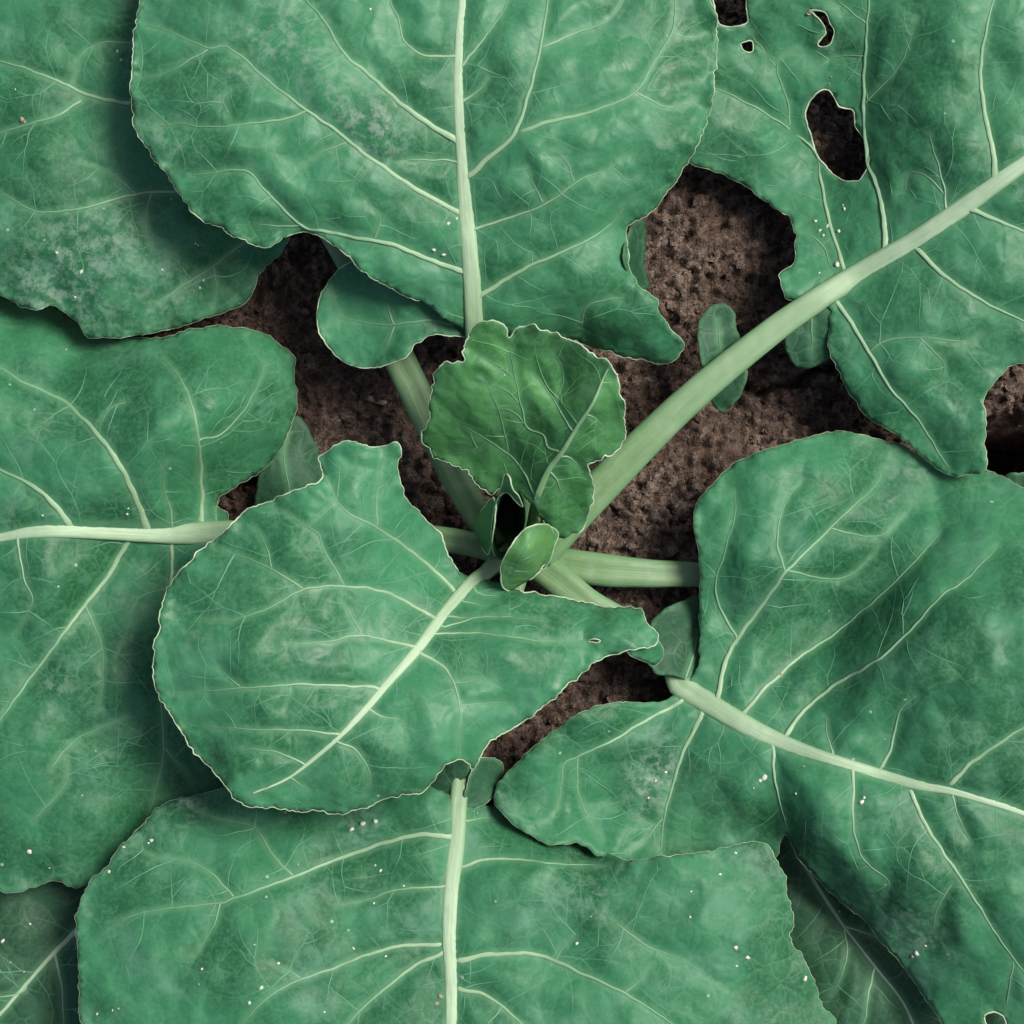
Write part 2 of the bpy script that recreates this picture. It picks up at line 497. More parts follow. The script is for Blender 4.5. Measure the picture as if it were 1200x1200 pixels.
class Leaf:
    def __init__(self, label, outline, ctrl, mat, stalk=None, midrib=None, veins=(), holes=(), spacing=5.0,
                 teeth=1.6, pucker=0.22, ruffle=0.22, dust=(), seed=1, net=1.0, parent=None, name='leaf',
                 margin=1.0, margin_skip=(), vein_scale=0.9, lam=2e-4, ridge=0.0):
        self.ridge = ridge
        self.young = mat in (M_YOUNG, M_BUD)
        self.seed = seed
        self.tps = TPS(ctrl, lam)
        ol = catmull(outline, 2.6, True)
        self.ol = self.roughen(ol, teeth)
        self.holes = [self.roughen(catmull(h, 1.8, True), teeth * 0.5) for h in holes]
        self.pucker, self.ruffle = pucker, ruffle
        # smoothed vein paths (x, y, width)
        self.mid = catmull(midrib, 4.0) if midrib is not None else None
        self.veins = []; self.snapped = []
        for v in veins:
            pts, sn = self.snap(np.asarray(v[0], float))
            p = catmull(pts, 4.0)
            # slight natural wander
            d = np.linspace(0, 1, len(p))
            wob = 1.3 * np.sin(np.pi * np.minimum(d * 6, 1) / 2)
            p = p + np.stack([perlin(p[:, 0] / 17, p[:, 1] / 17, seed), perlin(p[:, 0] / 17, p[:, 1] / 17, seed + 9)], 1) * wob[:, None]
            self.veins.append((p, v[1] * vein_scale)); self.snapped.append(sn)
        A, B, W = [], [], []
        paths = ([(self.mid[:, :2], self.mid[:, 2])] if self.mid is not None else []) + [(p, w * (1 - .72 * np.linspace(0, 1, len(p)))) for p, w in self.veins]
        for p, pw in paths:
            q = p[::2] if len(p) > 4 else p
            if not np.allclose(q[-1], p[-1]):
                q = np.vstack([q, p[-1]])
            A.append(q[:-1]); B.append(q[1:]); W.append(np.interp(np.linspace(0, 1, len(q) - 1), np.linspace(0, 1, len(p)), pw) * 0.42)
        self.W = np.concatenate(W) if W else np.zeros(0)
        self.A = np.concatenate(A) if A else np.zeros((0, 2))
        self.B = np.concatenate(B) if B else np.zeros((0, 2))
        e = self.ol[::2]
        self.EA, self.EB = e, np.roll(e, -1, 0)
        self.build(label, mat, spacing, dust, parent or plant, name)
        if stalk is not None or self.mid is not None:
            self.build_stalk(stalk)
        self.build_veins()
        if net > 0:
            self.build_net(net)
        if margin > 0:
            self.build_margin(margin, margin_skip)

    def snap(self, pts):
        p0 = pts[0]
        best = None; pw = None
        if self.mid is not None:
            d = np.linalg.norm(self.mid[:, :2] - p0, axis=1); i = d.argmin()
            if d[i] < self.mid[i, 2] * 0.5 + 14:
                best = self.mid[max(i - 1, 0), :2]
        if best is None:
            for q, w in self.veins:
                d = np.linalg.norm(q - p0, axis=1); i = d.argmin()
                if d[i] < 9 and (best is None or d[i] < bd):
                    best, bd = q[max(i - 1, 0)], d[i]; pw = w * (1 - 0.84 * i / len(q))
        if best is not None and np.linalg.norm(best - p0) > 1.0:
            if np.linalg.norm(best - p0) < 5:
                return np.vstack([best, pts[1:]]), (pw or True)
            return np.vstack([best, pts]), (pw or True)
        return pts, ((pw or True) if best is not None else False)

    def roughen(self, p, amp):
        T = np.roll(p, -1, 0) - np.roll(p, 1, 0)
        T /= np.maximum(np.linalg.norm(T, axis=1)[:, None], 1e-6)
        Nn = np.stack([T[:, 1], -T[:, 0]], 1)
        s = self.seed * 1.3
        d = amp * (1.0 * perlin(p[:, 0] / 26, p[:, 1] / 26, s) + 0.8 * perlin(p[:, 0] / 9, p[:, 1] / 9, s + 4)
                   + 0.5 * perlin(p[:, 0] / 4.2, p[:, 1] / 4.2, s + 8)
                   - 1.1 * np.clip(perlin(p[:, 0] / 13, p[:, 1] / 13, s + 6) - 0.25, 0, 1) * 2.0)
        return p + Nn * d[:, None]

    def z(self, P, vd=None, ed=None):
        P = np.asarray(P, float)[:, :2]
        if vd is None:
            vd = seg_dist(P, self.A, self.B, self.W)
        if ed is None:
            ed = seg_dist(P, self.EA, self.EB)
        z = self.tps(P)
        s = self.seed
        z = z + 1.55 * self.pucker * (1 - np.exp(-(vd / 19.0) ** 1.25)) * (1 + 0.5 * perlin(P[:, 0] / 60, P[:, 1] / 60, s + 2))
        z = z + self.pucker * 1.0 * fbm(P[:, 0] / 48, P[:, 1] / 48, 2, s + 5, 0.4) * (1 - np.exp(-vd / 10.0))
        if self.ridge:
            z = z + self.ridge * np.exp(-seg_dist(P, self.mid[:-1, :2], self.mid[1:, :2]) / 16.0)
        z = z + 0.42 * perlin(P[:, 0] / 120, P[:, 1] / 120, s + 12)
        z = z + self.ruffle * (perlin(P[:, 0] / 32, P[:, 1] / 32, s + 15) + 0.5 * perlin(P[:, 0] / 14, P[:, 1] / 14, s + 16)) * np.exp(-ed / 16.0) * 1.4
        return z

    def build(self, label, mat, sp, dust, parent, name):
        lo, hi = self.ol.min(0), self.ol.max(0)
        rs = np.random.RandomState(self.seed + 100)
        pts = []
        y = lo[1]; row = 0
        while y < hi[1]:
            xs = np.arange(lo[0] + (sp / 2 if row % 2 else 0), hi[0], sp)
            pts.append(np.stack([xs, np.full_like(xs, y)], 1)); y += sp * 0.866; row += 1
        P = np.concatenate(pts)
        P += (rs.rand(*P.shape) - .5) * sp * 0.25
        # coarser well outside the visible plot
        off = (P[:, 0] < -60) | (P[:, 0] > 1260) | (P[:, 1] < -60) | (P[:, 1] > 1260)
        P = P[~off | (rs.rand(len(P)) < 0.25)]
        P = P[in_poly(P, self.ol)]
        ed = seg_dist(P, self.ol, np.roll(self.ol, -1, 0))
        P = P[ed > sp * 0.55]
        for h in self.holes:
            P = P[~in_poly(P, h)]
            P = P[seg_dist(P, h, np.roll(h, -1, 0)) > sp * 0.5]
        vp = [p[:, :2] for p, w in self.veins] + ([self.mid[:, :2]] if self.mid is not None else [])
        if vp:
            vp = np.concatenate(vp)
            # thin out coincident vein points
            key = np.unique(np.round(vp / (sp * 0.6)).astype(int), axis=0, return_index=True)[1]
            vp = vp[key]
            vp = vp[in_poly(vp, self.ol)]
            vp = vp[seg_dist(vp, self.ol, np.roll(self.ol, -1, 0)) > 1.5] if len(vp) else vp
            for h in self.holes:
                if len(vp):
                    vp = vp[~in_poly(vp, h)]; vp = vp[seg_dist(vp, h, np.roll(h, -1, 0)) > 1.5]
            if len(vp):
                P = P[seg_dist(P, vp, vp + 1e-3) > sp * 0.5]
                P = np.concatenate([P, vp])
        loops = [self.ol] + self.holes
        allv = np.concatenate(loops + [P])
        edges = []; o = 0
        for l in loops:
            n = len(l); edges += [(o + i, o + (i + 1) % n) for i in range(n)]; o += n
        r = delaunay_2d_cdt([Vector(p) for p in allv], edges, [], 0, 1e-5)
        V2 = np.array([v[:] for v in r[0]]); F = np.array(r[2])
        cen = V2[F].mean(1)
        ok = in_poly(cen, self.ol)
        for h in self.holes:
            ok &= ~in_poly(cen, h)
        F = F[ok]
        a = V2[F]
        area = (a[:, 1, 0] - a[:, 0, 0]) * (a[:, 2, 1] - a[:, 0, 1]) - (a[:, 2, 0] - a[:, 0, 0]) * (a[:, 1, 1] - a[:, 0, 1])
        F = np.where((area > 0)[:, None], F[:, ::-1], F)     # y flips on lifting: keep normals up
        vd = seg_dist(V2, self.A, self.B, self.W); ed = seg_dist(V2, self.EA, self.EB)
        for h in self.holes:
            ed = np.minimum(ed, seg_dist(V2, h, np.roll(h, -1, 0)))
        Z = self.z(V2, vd, ed)
        du = np.zeros(len(V2))
        for (x, yy, rad, st) in dust:
            du += st * np.exp(-((V2[:, 0] - x) ** 2 + (V2[:, 1] - yy) ** 2) / (rad * rad))
        self.obj = mesh_obj(name, lift(V2, Z), F, mat, parent, True,
                            {'vein_distance': vd, 'edge_distance': ed, 'dust': du, **self.tones(V2)})
        if label:
            self.obj['label'] = label
        so = self.obj.modifiers.new('thickness', 'SOLIDIFY'); so.thickness = 0.0006; so.offset = -1
        self.ztop = Z

    def tones(self, P):
        x, y, s = P[:, 0], P[:, 1], self.seed
        return {'tone': fbm(x / 150, y / 150, 3, s + 60, 0.6), 'net_amount': perlin(x / 60, y / 60, s + 70),
                'bloom': fbm(x / 70, y / 70, 3, s + 80, 0.6),
                'warp_x': 0.0024 * fbm(x / 45, y / 45, 2, s + 90), 'warp_y': 0.0024 * fbm(x / 45, y / 45, 2, s + 95)}

    def build_stalk(self, stalk):
        # stalk: (x, y, z, w) from the crown to the blade; midrib: (x, y, w) on the blade
        pts, ws, al = [], [], []
        if stalk is not None:
            s = catmull(stalk, 6.0)
            last = len(s) - (1 if self.mid is not None else 0)
            for q in s[:last]:
                pts.append((q[0], q[1], q[2])); ws.append(q[3])
            al += list(np.linspace(0, 1, last) ** 1.6 * 0.5)
        if self.mid is not None:
            m = self.mid
            vd = np.zeros(len(m))
            zz = self.z(m[:, :2], vd)
            if stalk is not None:      # blend from stalk height to the blade's
                k = np.clip(np.linspace(0, 1, len(m)) * len(m) * 4 / 40.0, 0, 1)
                zz = zz * k + (1 - k) * np.maximum(zz, stalk[-1][2])
            cm = m[:, 2] * px_size(9) * 100
            zz = zz - cm * 0.06
            for q, z in zip(m, zz):
                pts.append((q[0], q[1], z)); ws.append(q[2])
            al += list(0.5 + 0.5 * np.clip(np.linspace(0, 1, len(m)) * 4, 0, 1))
        pts = np.array(pts); ws = np.array(ws)
        k = np.ones(5) / 5
        if len(pts) > 8:
            zs = np.convolve(np.pad(pts[:, 2], 2, mode='edge'), k, 'valid')
            pts[:, 2] = zs
        C = lift(pts[:, :2], pts[:, 2])
        r = ws * 0.5 * px_size(8)
        hfac = np.interp(np.array(al), [0, 0.5, 0.75, 1], [0.8, 0.6, 0.42, 0.38])
        sides = 14
        sides = 20
        V, F = tube_geo(C, r, r * hfac, sides)
        a = np.arange(sides) / sides * 2 * np.pi
        # flattened top with a shallow groove on the free stalk
        g = np.interp(np.array(al), [0, 0.5, 0.8, 1], [1, 0.9, 0.35, 0.2])
        dz = -np.maximum(np.sin(a), 0)[None, :] * (0.22 + 0.30 * np.exp(-(np.cos(a) / 0.33) ** 2))[None, :] * (r * hfac * g)[:, None]
        rough = 0.05 * r[:, None] * perlin(np.cos(a)[None, :] * 3 + np.zeros((len(r), 1)), np.arange(len(r))[:, None] * 0.35 + np.zeros((1, sides)), self.seed)
        V[:, 2] += (dz + rough).ravel()
        sidev = np.abs(np.cos(a))
        across = (np.cos(a)[None, :] * (ws * 0.22)[:, None] + np.sign(np.sin(a))[None, :] * 20).ravel()
        length = np.repeat(np.cumsum(np.r_[0, np.linalg.norm(np.diff(pts[:, :2], axis=0), axis=1)]) * 0.018, sides)
        side = np.tile(sidev, len(C))
        along = np.repeat(np.array(al), sides)
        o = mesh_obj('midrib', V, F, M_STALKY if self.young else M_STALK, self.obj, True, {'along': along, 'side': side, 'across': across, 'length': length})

    def build_veins(self):
        for (p, w), sn in zip(self.veins, self.snapped):
            n = len(p)
            t = np.linspace(0, 1, n)
            sl = np.arange(n) * 4.0
            ww = w * (1 - 0.84 * t) * (1 + 0.18 * perlin(p[:, 0] / 11, p[:, 1] / 11, 3)) * ((1 + 0.45 * np.exp(-sl / 14.0)) if sn is True else np.minimum(1, 0.75 * sn / w + sl / 60.0) if sn else (1 - 0.85 * np.exp(-sl / 12.0)))
            ww[-1] *= 0.3
            vd = np.zeros(n)
            zz = self.z(p, vd)
            r = ww * 0.5 * px_size(9)
            zz = zz + 0.024 - (0.16 if w > 4 else 0.05) * np.exp(-(sl / (9.0 if w > 4 else 4.0)) ** 2)
            C = lift(p, zz)
            V, F = tube_geo(C, r, r * 0.32, 8)
            along = np.repeat(np.clip((0.0 if sn is True else 0.45) + t * 1.1, 0, 1), 8)
            mesh_obj('vein', V, F, M_VEINY if self.young else M_VEIN, self.obj, True, {'along': along, 'side': np.zeros(len(V))})

    def build_net(self, dens):
        rs = np.random.RandomState(self.seed + 500)
        VV, FF = [], []
        off = 0
        queue = []
        paths = [(p[:, :2], w * 0.5) for p, w in self.veins]
        if self.mid is not None:
            paths.append((self.mid[:, :2], 3.0))
        for p, w in paths:
            L = 0; nxt = rs.uniform(6, 20)
            for i in range(1, len(p)):
                d = p[i] - p[i - 1]; l = np.linalg.norm(d); L += l
                if L > nxt:
                    nxt = L + rs.uniform(30, 80) / dens
                    for sgn in ((1, -1) if rs.rand() < .5 else ((1,) if rs.rand() < .5 else (-1,))):
                        a = math.atan2(d[1], d[0]) + sgn * rs.uniform(0.75, 1.5)
                        queue.append((p[i].copy(), a, rs.uniform(35, 95), rs.uniform(1.0, 1.7), 0))
        lines = []
        while queue:
            pos, a, ln, w, lev = queue.pop()
            pts = [pos.copy()]; da = 0; s = 0
            while s < ln:
                da = 0.6 * da + rs.randn() * 0.05
                a += da
                if rs.rand() < 0.075:
                    turn = rs.choice([-1, 1]) * rs.uniform(0.3, 0.7)
                    if lev < 1:
                        queue.append((pos.copy(), a - turn * 1.3, ln * rs.uniform(.35, .7), w * .7, lev + 1))
                    a += turn * 0.6
                pos = pos + 4.0 * np.array([math.cos(a), math.sin(a)]); s += 4
                pts.append(pos.copy())
            lines.append((np.array(pts), w))
        if not lines:
            return
        allp = np.concatenate([l for l, w in lines])
        vd = seg_dist(allp, self.A, self.B, self.W); ins = in_poly(allp, self.ol)
        ed = seg_dist(allp, self.EA, self.EB); ins &= ed > 3
        for h in self.holes:
            ins &= ~in_poly(allp, h); ins &= seg_dist(allp, h, np.roll(h, -1, 0)) > 3
        ins &= (allp[:, 0] > -40) & (allp[:, 0] < 1240) & (allp[:, 1] > -40) & (allp[:, 1] < 1240)
        Z = self.z(allp, vd, ed)
        i0 = 0
        for l, w in lines:
            n = len(l); idx = slice(i0, i0 + n); i0 += n
            ok = ins[idx].copy(); v = vd[idx]
            m = n
            for i in range(n):
                if not ok[i] or (i > 4 and v[i] < 2.0):
                    m = i; break
            if m < 4:
                continue
            q = l[:m]; zz = Z[idx][:m]
            t = np.linspace(0, 1, m)
            hw = w * 0.5 * (1 - 0.75 * t)
            T = np.gradient(q, axis=0); T /= np.maximum(np.linalg.norm(T, axis=1)[:, None], 1e-6)
            S = np.stack([T[:, 1], -T[:, 0]], 1) * hw[:, None]
            lft = lift(q + S, zz + 0.010); mid = lift(q, zz + 0.016); rgt = lift(q - S, zz + 0.010)
            VV.append(np.stack([lft, mid, rgt], 1).reshape(-1, 3))
            for i in range(m - 1):
                b = off + i * 3
                FF.append((b, b + 3, b + 4, b + 1)); FF.append((b + 1, b + 4, b + 5, b + 2))
            off += m * 3
        if VV:
            o = mesh_obj('vein_network', np.concatenate(VV), FF, M_NETY if self.young else M_NET, self.obj, True)
            o['kind'] = 'stuff'

    def build_margin(self, k, skip):
        for loop in [self.ol] + self.holes:
            p = loop
            n = len(p)
            keep = (p[:, 0] > -30) & (p[:, 0] < 1230) & (p[:, 1] > -30) & (p[:, 1] < 1230)
            for (x, y, r) in skip:
                keep &= (p[:, 0] - x) ** 2 + (p[:, 1] - y) ** 2 > r * r
            # split into runs
            if keep.all():
                runs = [np.r_[np.arange(n), 0]]
            else:
                st = np.where(~keep)[0][0]
                order = (np.arange(n) + st) % n
                runs = []; cur = []
                for i in order:
                    if keep[i]:
                        cur.append(i)
                    else:
                        if len(cur) > 4: runs.append(np.array(cur))
                        cur = []
                if len(cur) > 4: runs.append(np.array(cur))
            for ri in runs:
                q = p[ri]
                zz = self.z(q, None, np.zeros(len(q))) - 0.02
                kk = k if loop is self.ol else 1.3
                wpx = kk * (1.0 + 0.9 * np.clip(0.4 + perlin(q[:, 0] / 30, q[:, 1] / 30, self.seed + 40), 0, 1)
                           + 0.6 * np.clip(perlin(q[:, 0] / 6, q[:, 1] / 6, self.seed + 41), 0, 1))
                r = wpx * 0.5 * px_size(9)
                V, F = tube_geo(lift(q, zz), r, r * 0.9, 6)
                mesh_obj('leaf_margin', V, F, M_MARGIN, self.obj, True)

    def specks(self, spots, mat=None, name='pale_specks'):
        bm = bmesh.new(); bmesh.ops.create_icosphere(bm, subdivisions=1, radius=1)
        base = np.array([v.co[:] for v in bm.verts]); fac = [[v.index for v in f.verts] for f in bm.faces]; bm.free()
        rs = np.random.RandomState(self.seed + 900)
        P = np.array([(s[0], s[1]) for s in spots], float)
        C = lift(P, self.z(P))
        VV, FF = [], []
        for i, s in enumerate(spots):
            r = s[2] * 0.38 * px_size(9)
            b = base * (1 + 0.25 * rs.randn(len(base), 1)) * np.array([1, .8, .2]) * r
            t = rs.rand() * 6.28
            R = np.array([[math.cos(t), -math.sin(t), 0], [math.sin(t), math.cos(t), 0], [0, 0, 1]])
            o = len(VV) * len(base); VV.append(b @ R.T + C[i]); FF += [[j + o for j in f] for f in fac]
        o = mesh_obj(name, np.concatenate(VV), FF, mat or M_SPECK, self.obj, True)
        o['kind'] = 'stuff'


def lobe(leaf, outline, ctrl, mat, veins=(), seed=50, **kw):
    """small lobe of a leaf: a sub-part; its veins belong to the leaf"""
    kw.setdefault('spacing', 4.0); kw.setdefault('net', 0); kw.setdefault('pucker', 0.12); kw.setdefault('ruffle', 0.15)
    kw.setdefault('margin', 0.0); kw.setdefault('teeth', 1.2)
    mg = kw.pop('margin')
    l = Leaf(None, outline, ctrl, mat, veins=veins, seed=seed, parent=leaf.obj, name='leaf_lobe', margin=0, **kw)
    for ch in list(l.obj.children):
        ch.parent = leaf.obj
    if mg:
        l.build_margin(mg, ())
        for ch in list(l.obj.children):
            ch.parent = leaf.obj
    return l


# LEAF DATA -------------------------------------------------------------
exec_leaves = True
# --- upper left leaf, under the top leaf
UL = Leaf('dusty old leaf lying under the big upright-veined leaf',
    [(336, 286), (308, 315), (294, 346), (270, 364), (227, 378), (168, 392), (108, 396), (94, 381), (77, 367), (61, 358),
     (45, 364), (24, 359), (0, 345), (-60, 318), (-105, 200), (-110, 60), (-60, -70), (100, -95), (240, -60), (330, 70), (356, 200)],
    [(340, 290, 6.7), (308, 315, 5.9), (270, 364, 5.3), (168, 392, 6.4), (108, 396, 6.7), (0, 345, 7.2), (-100, 100, 7), (100, 112, 8.3),
     (203, 224, 7.8), (100, 245, 8.9), (60, 175, 8.9), (155, 0, 9), (300, 100, 8.5), (200, -80, 8), (70, 320, 7.9), (200, 345, 7.0), (40, 40, 9)],
    M_DUSTY,
    stalk=[(580, 640, 5.2, 30), (535, 560, 5.8, 36), (470, 425, 6.2, 38), (425, 335, 6.4, 33), (375, 255, 6.8, 27), (345, 235, 7.2, 24)],
    midrib=[(345, 235, 24), (300, 200, 17), (252, 120, 13), (218, 0, 9), (200, -70, 6)],
    veins=[([(252, 125), (200, 122), (155, 121), (125, 117), (100, 110), (63, 93), (30, 80), (0, 72), (-50, 55)], 7.5),
           ([(100, 110), (70, 133), (35, 145), (0, 155), (-40, 165)], 4.5),
           ([(300, 217), (250, 222), (203, 224), (155, 228), (100, 243), (45, 248), (0, 225)], 5.5),
           ([(155, 227), (130, 203), (95, 188)], 2.6), ([(178, 226), (170, 262), (178, 290)], 2.6),
           ([(322, 262), (280, 288), (245, 315), (205, 340), (175, 362)], 4.5), ([(250, 310), (253, 340), (248, 368)], 2.5),
           ([(235, 45), (155, 50), (120, 50), (95, 65), (85, 95)], 3)],
    dust=[(95, 320, 60, 1.0), (40, 330, 40, .7), (200, 350, 50, .5), (130, 280, 60, .5)], seed=11, ruffle=0.3, margin=0.55)
UL.specks([(137, 60, 6), (18, 105, 4), (66, 296, 8), (52, 281, 4), (238, 328, 6), (234, 337, 5), (229, 285, 5), (190, 316, 5), (95, 318, 9), (88, 348, 6), (232, 287, 4)])
UL.specks([(25, 139, 12), (29, 143, 8)], M_BROWN, 'brown_spots')

# --- left leaf
L = Leaf('broad leaf with horizontal midrib rolling over at its top edge',
    [(268, 606), (255, 590), (272, 572), (308, 551), (329, 523), (343, 492), (348, 471), (345, 446), (345, 418), (329, 404), (311, 392),
     (280, 384), (245, 383), (210, 389), (175, 397), (100, 378), (0, 335), (-90, 330), (-150, 450), (-170, 640), (-140, 850), (-80, 1010),
     (0, 1044), (35, 1041), (63, 1032), (80, 1037), (98, 1039), (150, 1012), (230, 965), (290, 900), (300, 800), (285, 720), (240, 668), (228, 652), (262, 640)],
    [(262, 623, 6.3), (122, 621, 7.6), (0, 630, 7.8), (-150, 650, 7.5), (233, 520, 8.8), (199, 429, 7.9), (245, 383, 5.9), (311, 392, 5.7),
     (345, 446, 5.2), (340, 500, 4.6), (308, 551, 4.2), (270, 572, 4.6), (255, 595, 5.3), (285, 470, 8.0), (105, 499, 9), (0, 450, 8), (100, 388, 4.6), (0, 342, 4.3),
     (94, 716, 6.8), (201, 677, 5.6), (190, 829, 6.0), (121, 786, 7.4), (0, 843, 7.6), (63, 1032, 5.6), (0, 1043, 5.6), (98, 1039, 5.2), (-90, 900, 6.5),
     (250, 950, 4.0), (290, 800, 4.3), (160, 590, 7.9), (50, 700, 8.2), (30, 760, 7.0)],
    M_OLD,
    stalk=[(580, 645, 5.6, 28), (520, 632, 6.0, 30), (400, 625, 6.1, 30), (265, 623, 6.4, 27)],
    midrib=[(265, 623, 27), (210, 625, 26), (122, 622, 21), (52, 622, 16), (0, 630, 11), (-60, 640, 8), (-130, 650, 4)],
    veins=[([(236, 614), (236, 576), (233, 520), (227, 481), (213, 446), (199, 429), (185, 415)], 7.5),
           ([(235, 515), (259, 509), (287, 478), (303, 450), (310, 425)], 3),
           ([(170, 613), (154, 572), (133, 534), (105, 499), (70, 467), (28, 448), (0, 431), (-40, 415)], 9),
           ([(82, 615), (59, 586), (31, 565), (0, 550), (-40, 530)], 8.5),
           ([(254, 612), (253, 598), (258, 584)], 3),
           ([(149, 636), (122, 681), (94, 716), (63, 758), (31, 800), (0, 843), (-30, 880)], 7),
           ([(101, 712), (119, 754), (121, 786), (118, 830)], 2.6),
           ([(201, 640), (201, 677), (193, 740), (189, 829), (191, 883), (178, 944), (165, 985)], 4.6),
           ([(191, 880), (213, 899), (224, 915)], 2.2), ([(21, 636), (28, 677), (37, 705), (20, 740)], 3),
           ([(200, 600), (190, 560), (197, 540)], 2.0), ([(150, 470), (130, 478), (118, 495)], 2.0),
           ([(60, 900), (85, 870), (118, 852), (150, 838)], 2.2), ([(40, 960), (75, 920), (78, 880)], 1.8)],
    seed=23, ruffle=0.16, margin=0.45, dust=[(10, 605, 12, .9), (65, 800, 22, .8), (80, 590, 14, .5)])
L.specks([(34, 997, 13), (58, 1017, 4), (149, 602, 8), (150, 596, 5), (50, 604, 5), (40, 480, 4), (96, 932, 4), (112, 880, 3)])
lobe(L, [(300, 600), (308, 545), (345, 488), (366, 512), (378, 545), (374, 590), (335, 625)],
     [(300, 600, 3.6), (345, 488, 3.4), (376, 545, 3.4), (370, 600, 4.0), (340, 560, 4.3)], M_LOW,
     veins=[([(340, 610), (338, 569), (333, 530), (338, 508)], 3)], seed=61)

# --- low leaves in the shade
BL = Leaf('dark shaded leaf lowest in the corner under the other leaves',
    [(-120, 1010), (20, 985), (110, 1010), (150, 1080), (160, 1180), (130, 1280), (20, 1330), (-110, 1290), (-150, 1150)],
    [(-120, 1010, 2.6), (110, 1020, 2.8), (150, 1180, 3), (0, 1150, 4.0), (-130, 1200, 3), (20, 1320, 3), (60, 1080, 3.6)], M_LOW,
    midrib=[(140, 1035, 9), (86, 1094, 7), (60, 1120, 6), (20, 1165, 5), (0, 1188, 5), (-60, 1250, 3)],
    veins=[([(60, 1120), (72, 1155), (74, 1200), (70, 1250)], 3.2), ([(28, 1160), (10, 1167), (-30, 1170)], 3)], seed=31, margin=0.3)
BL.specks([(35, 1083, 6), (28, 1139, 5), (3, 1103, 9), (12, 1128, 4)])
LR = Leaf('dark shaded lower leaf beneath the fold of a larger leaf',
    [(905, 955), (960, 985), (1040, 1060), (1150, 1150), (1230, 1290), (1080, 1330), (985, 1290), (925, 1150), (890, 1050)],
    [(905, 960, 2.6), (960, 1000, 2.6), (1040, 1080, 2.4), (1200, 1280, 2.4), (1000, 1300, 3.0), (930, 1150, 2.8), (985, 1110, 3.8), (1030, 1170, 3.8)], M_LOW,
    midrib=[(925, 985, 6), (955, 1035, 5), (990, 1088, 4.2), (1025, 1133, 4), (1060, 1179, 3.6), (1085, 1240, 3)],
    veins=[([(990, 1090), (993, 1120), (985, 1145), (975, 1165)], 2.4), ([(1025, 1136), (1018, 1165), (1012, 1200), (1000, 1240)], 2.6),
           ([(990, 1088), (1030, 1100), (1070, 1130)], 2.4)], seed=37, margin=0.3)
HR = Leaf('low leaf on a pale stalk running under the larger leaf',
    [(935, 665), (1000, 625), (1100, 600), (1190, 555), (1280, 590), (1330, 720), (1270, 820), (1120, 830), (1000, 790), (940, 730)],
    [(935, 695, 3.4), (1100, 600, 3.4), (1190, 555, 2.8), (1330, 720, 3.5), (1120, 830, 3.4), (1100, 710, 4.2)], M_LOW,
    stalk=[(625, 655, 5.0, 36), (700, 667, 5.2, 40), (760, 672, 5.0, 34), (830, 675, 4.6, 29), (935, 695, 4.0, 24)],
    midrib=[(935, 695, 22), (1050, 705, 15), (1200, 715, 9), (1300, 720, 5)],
    veins=[([(1050, 700), (1120, 650), (1190, 580)], 5)], seed=41, margin=0.3, net=0)

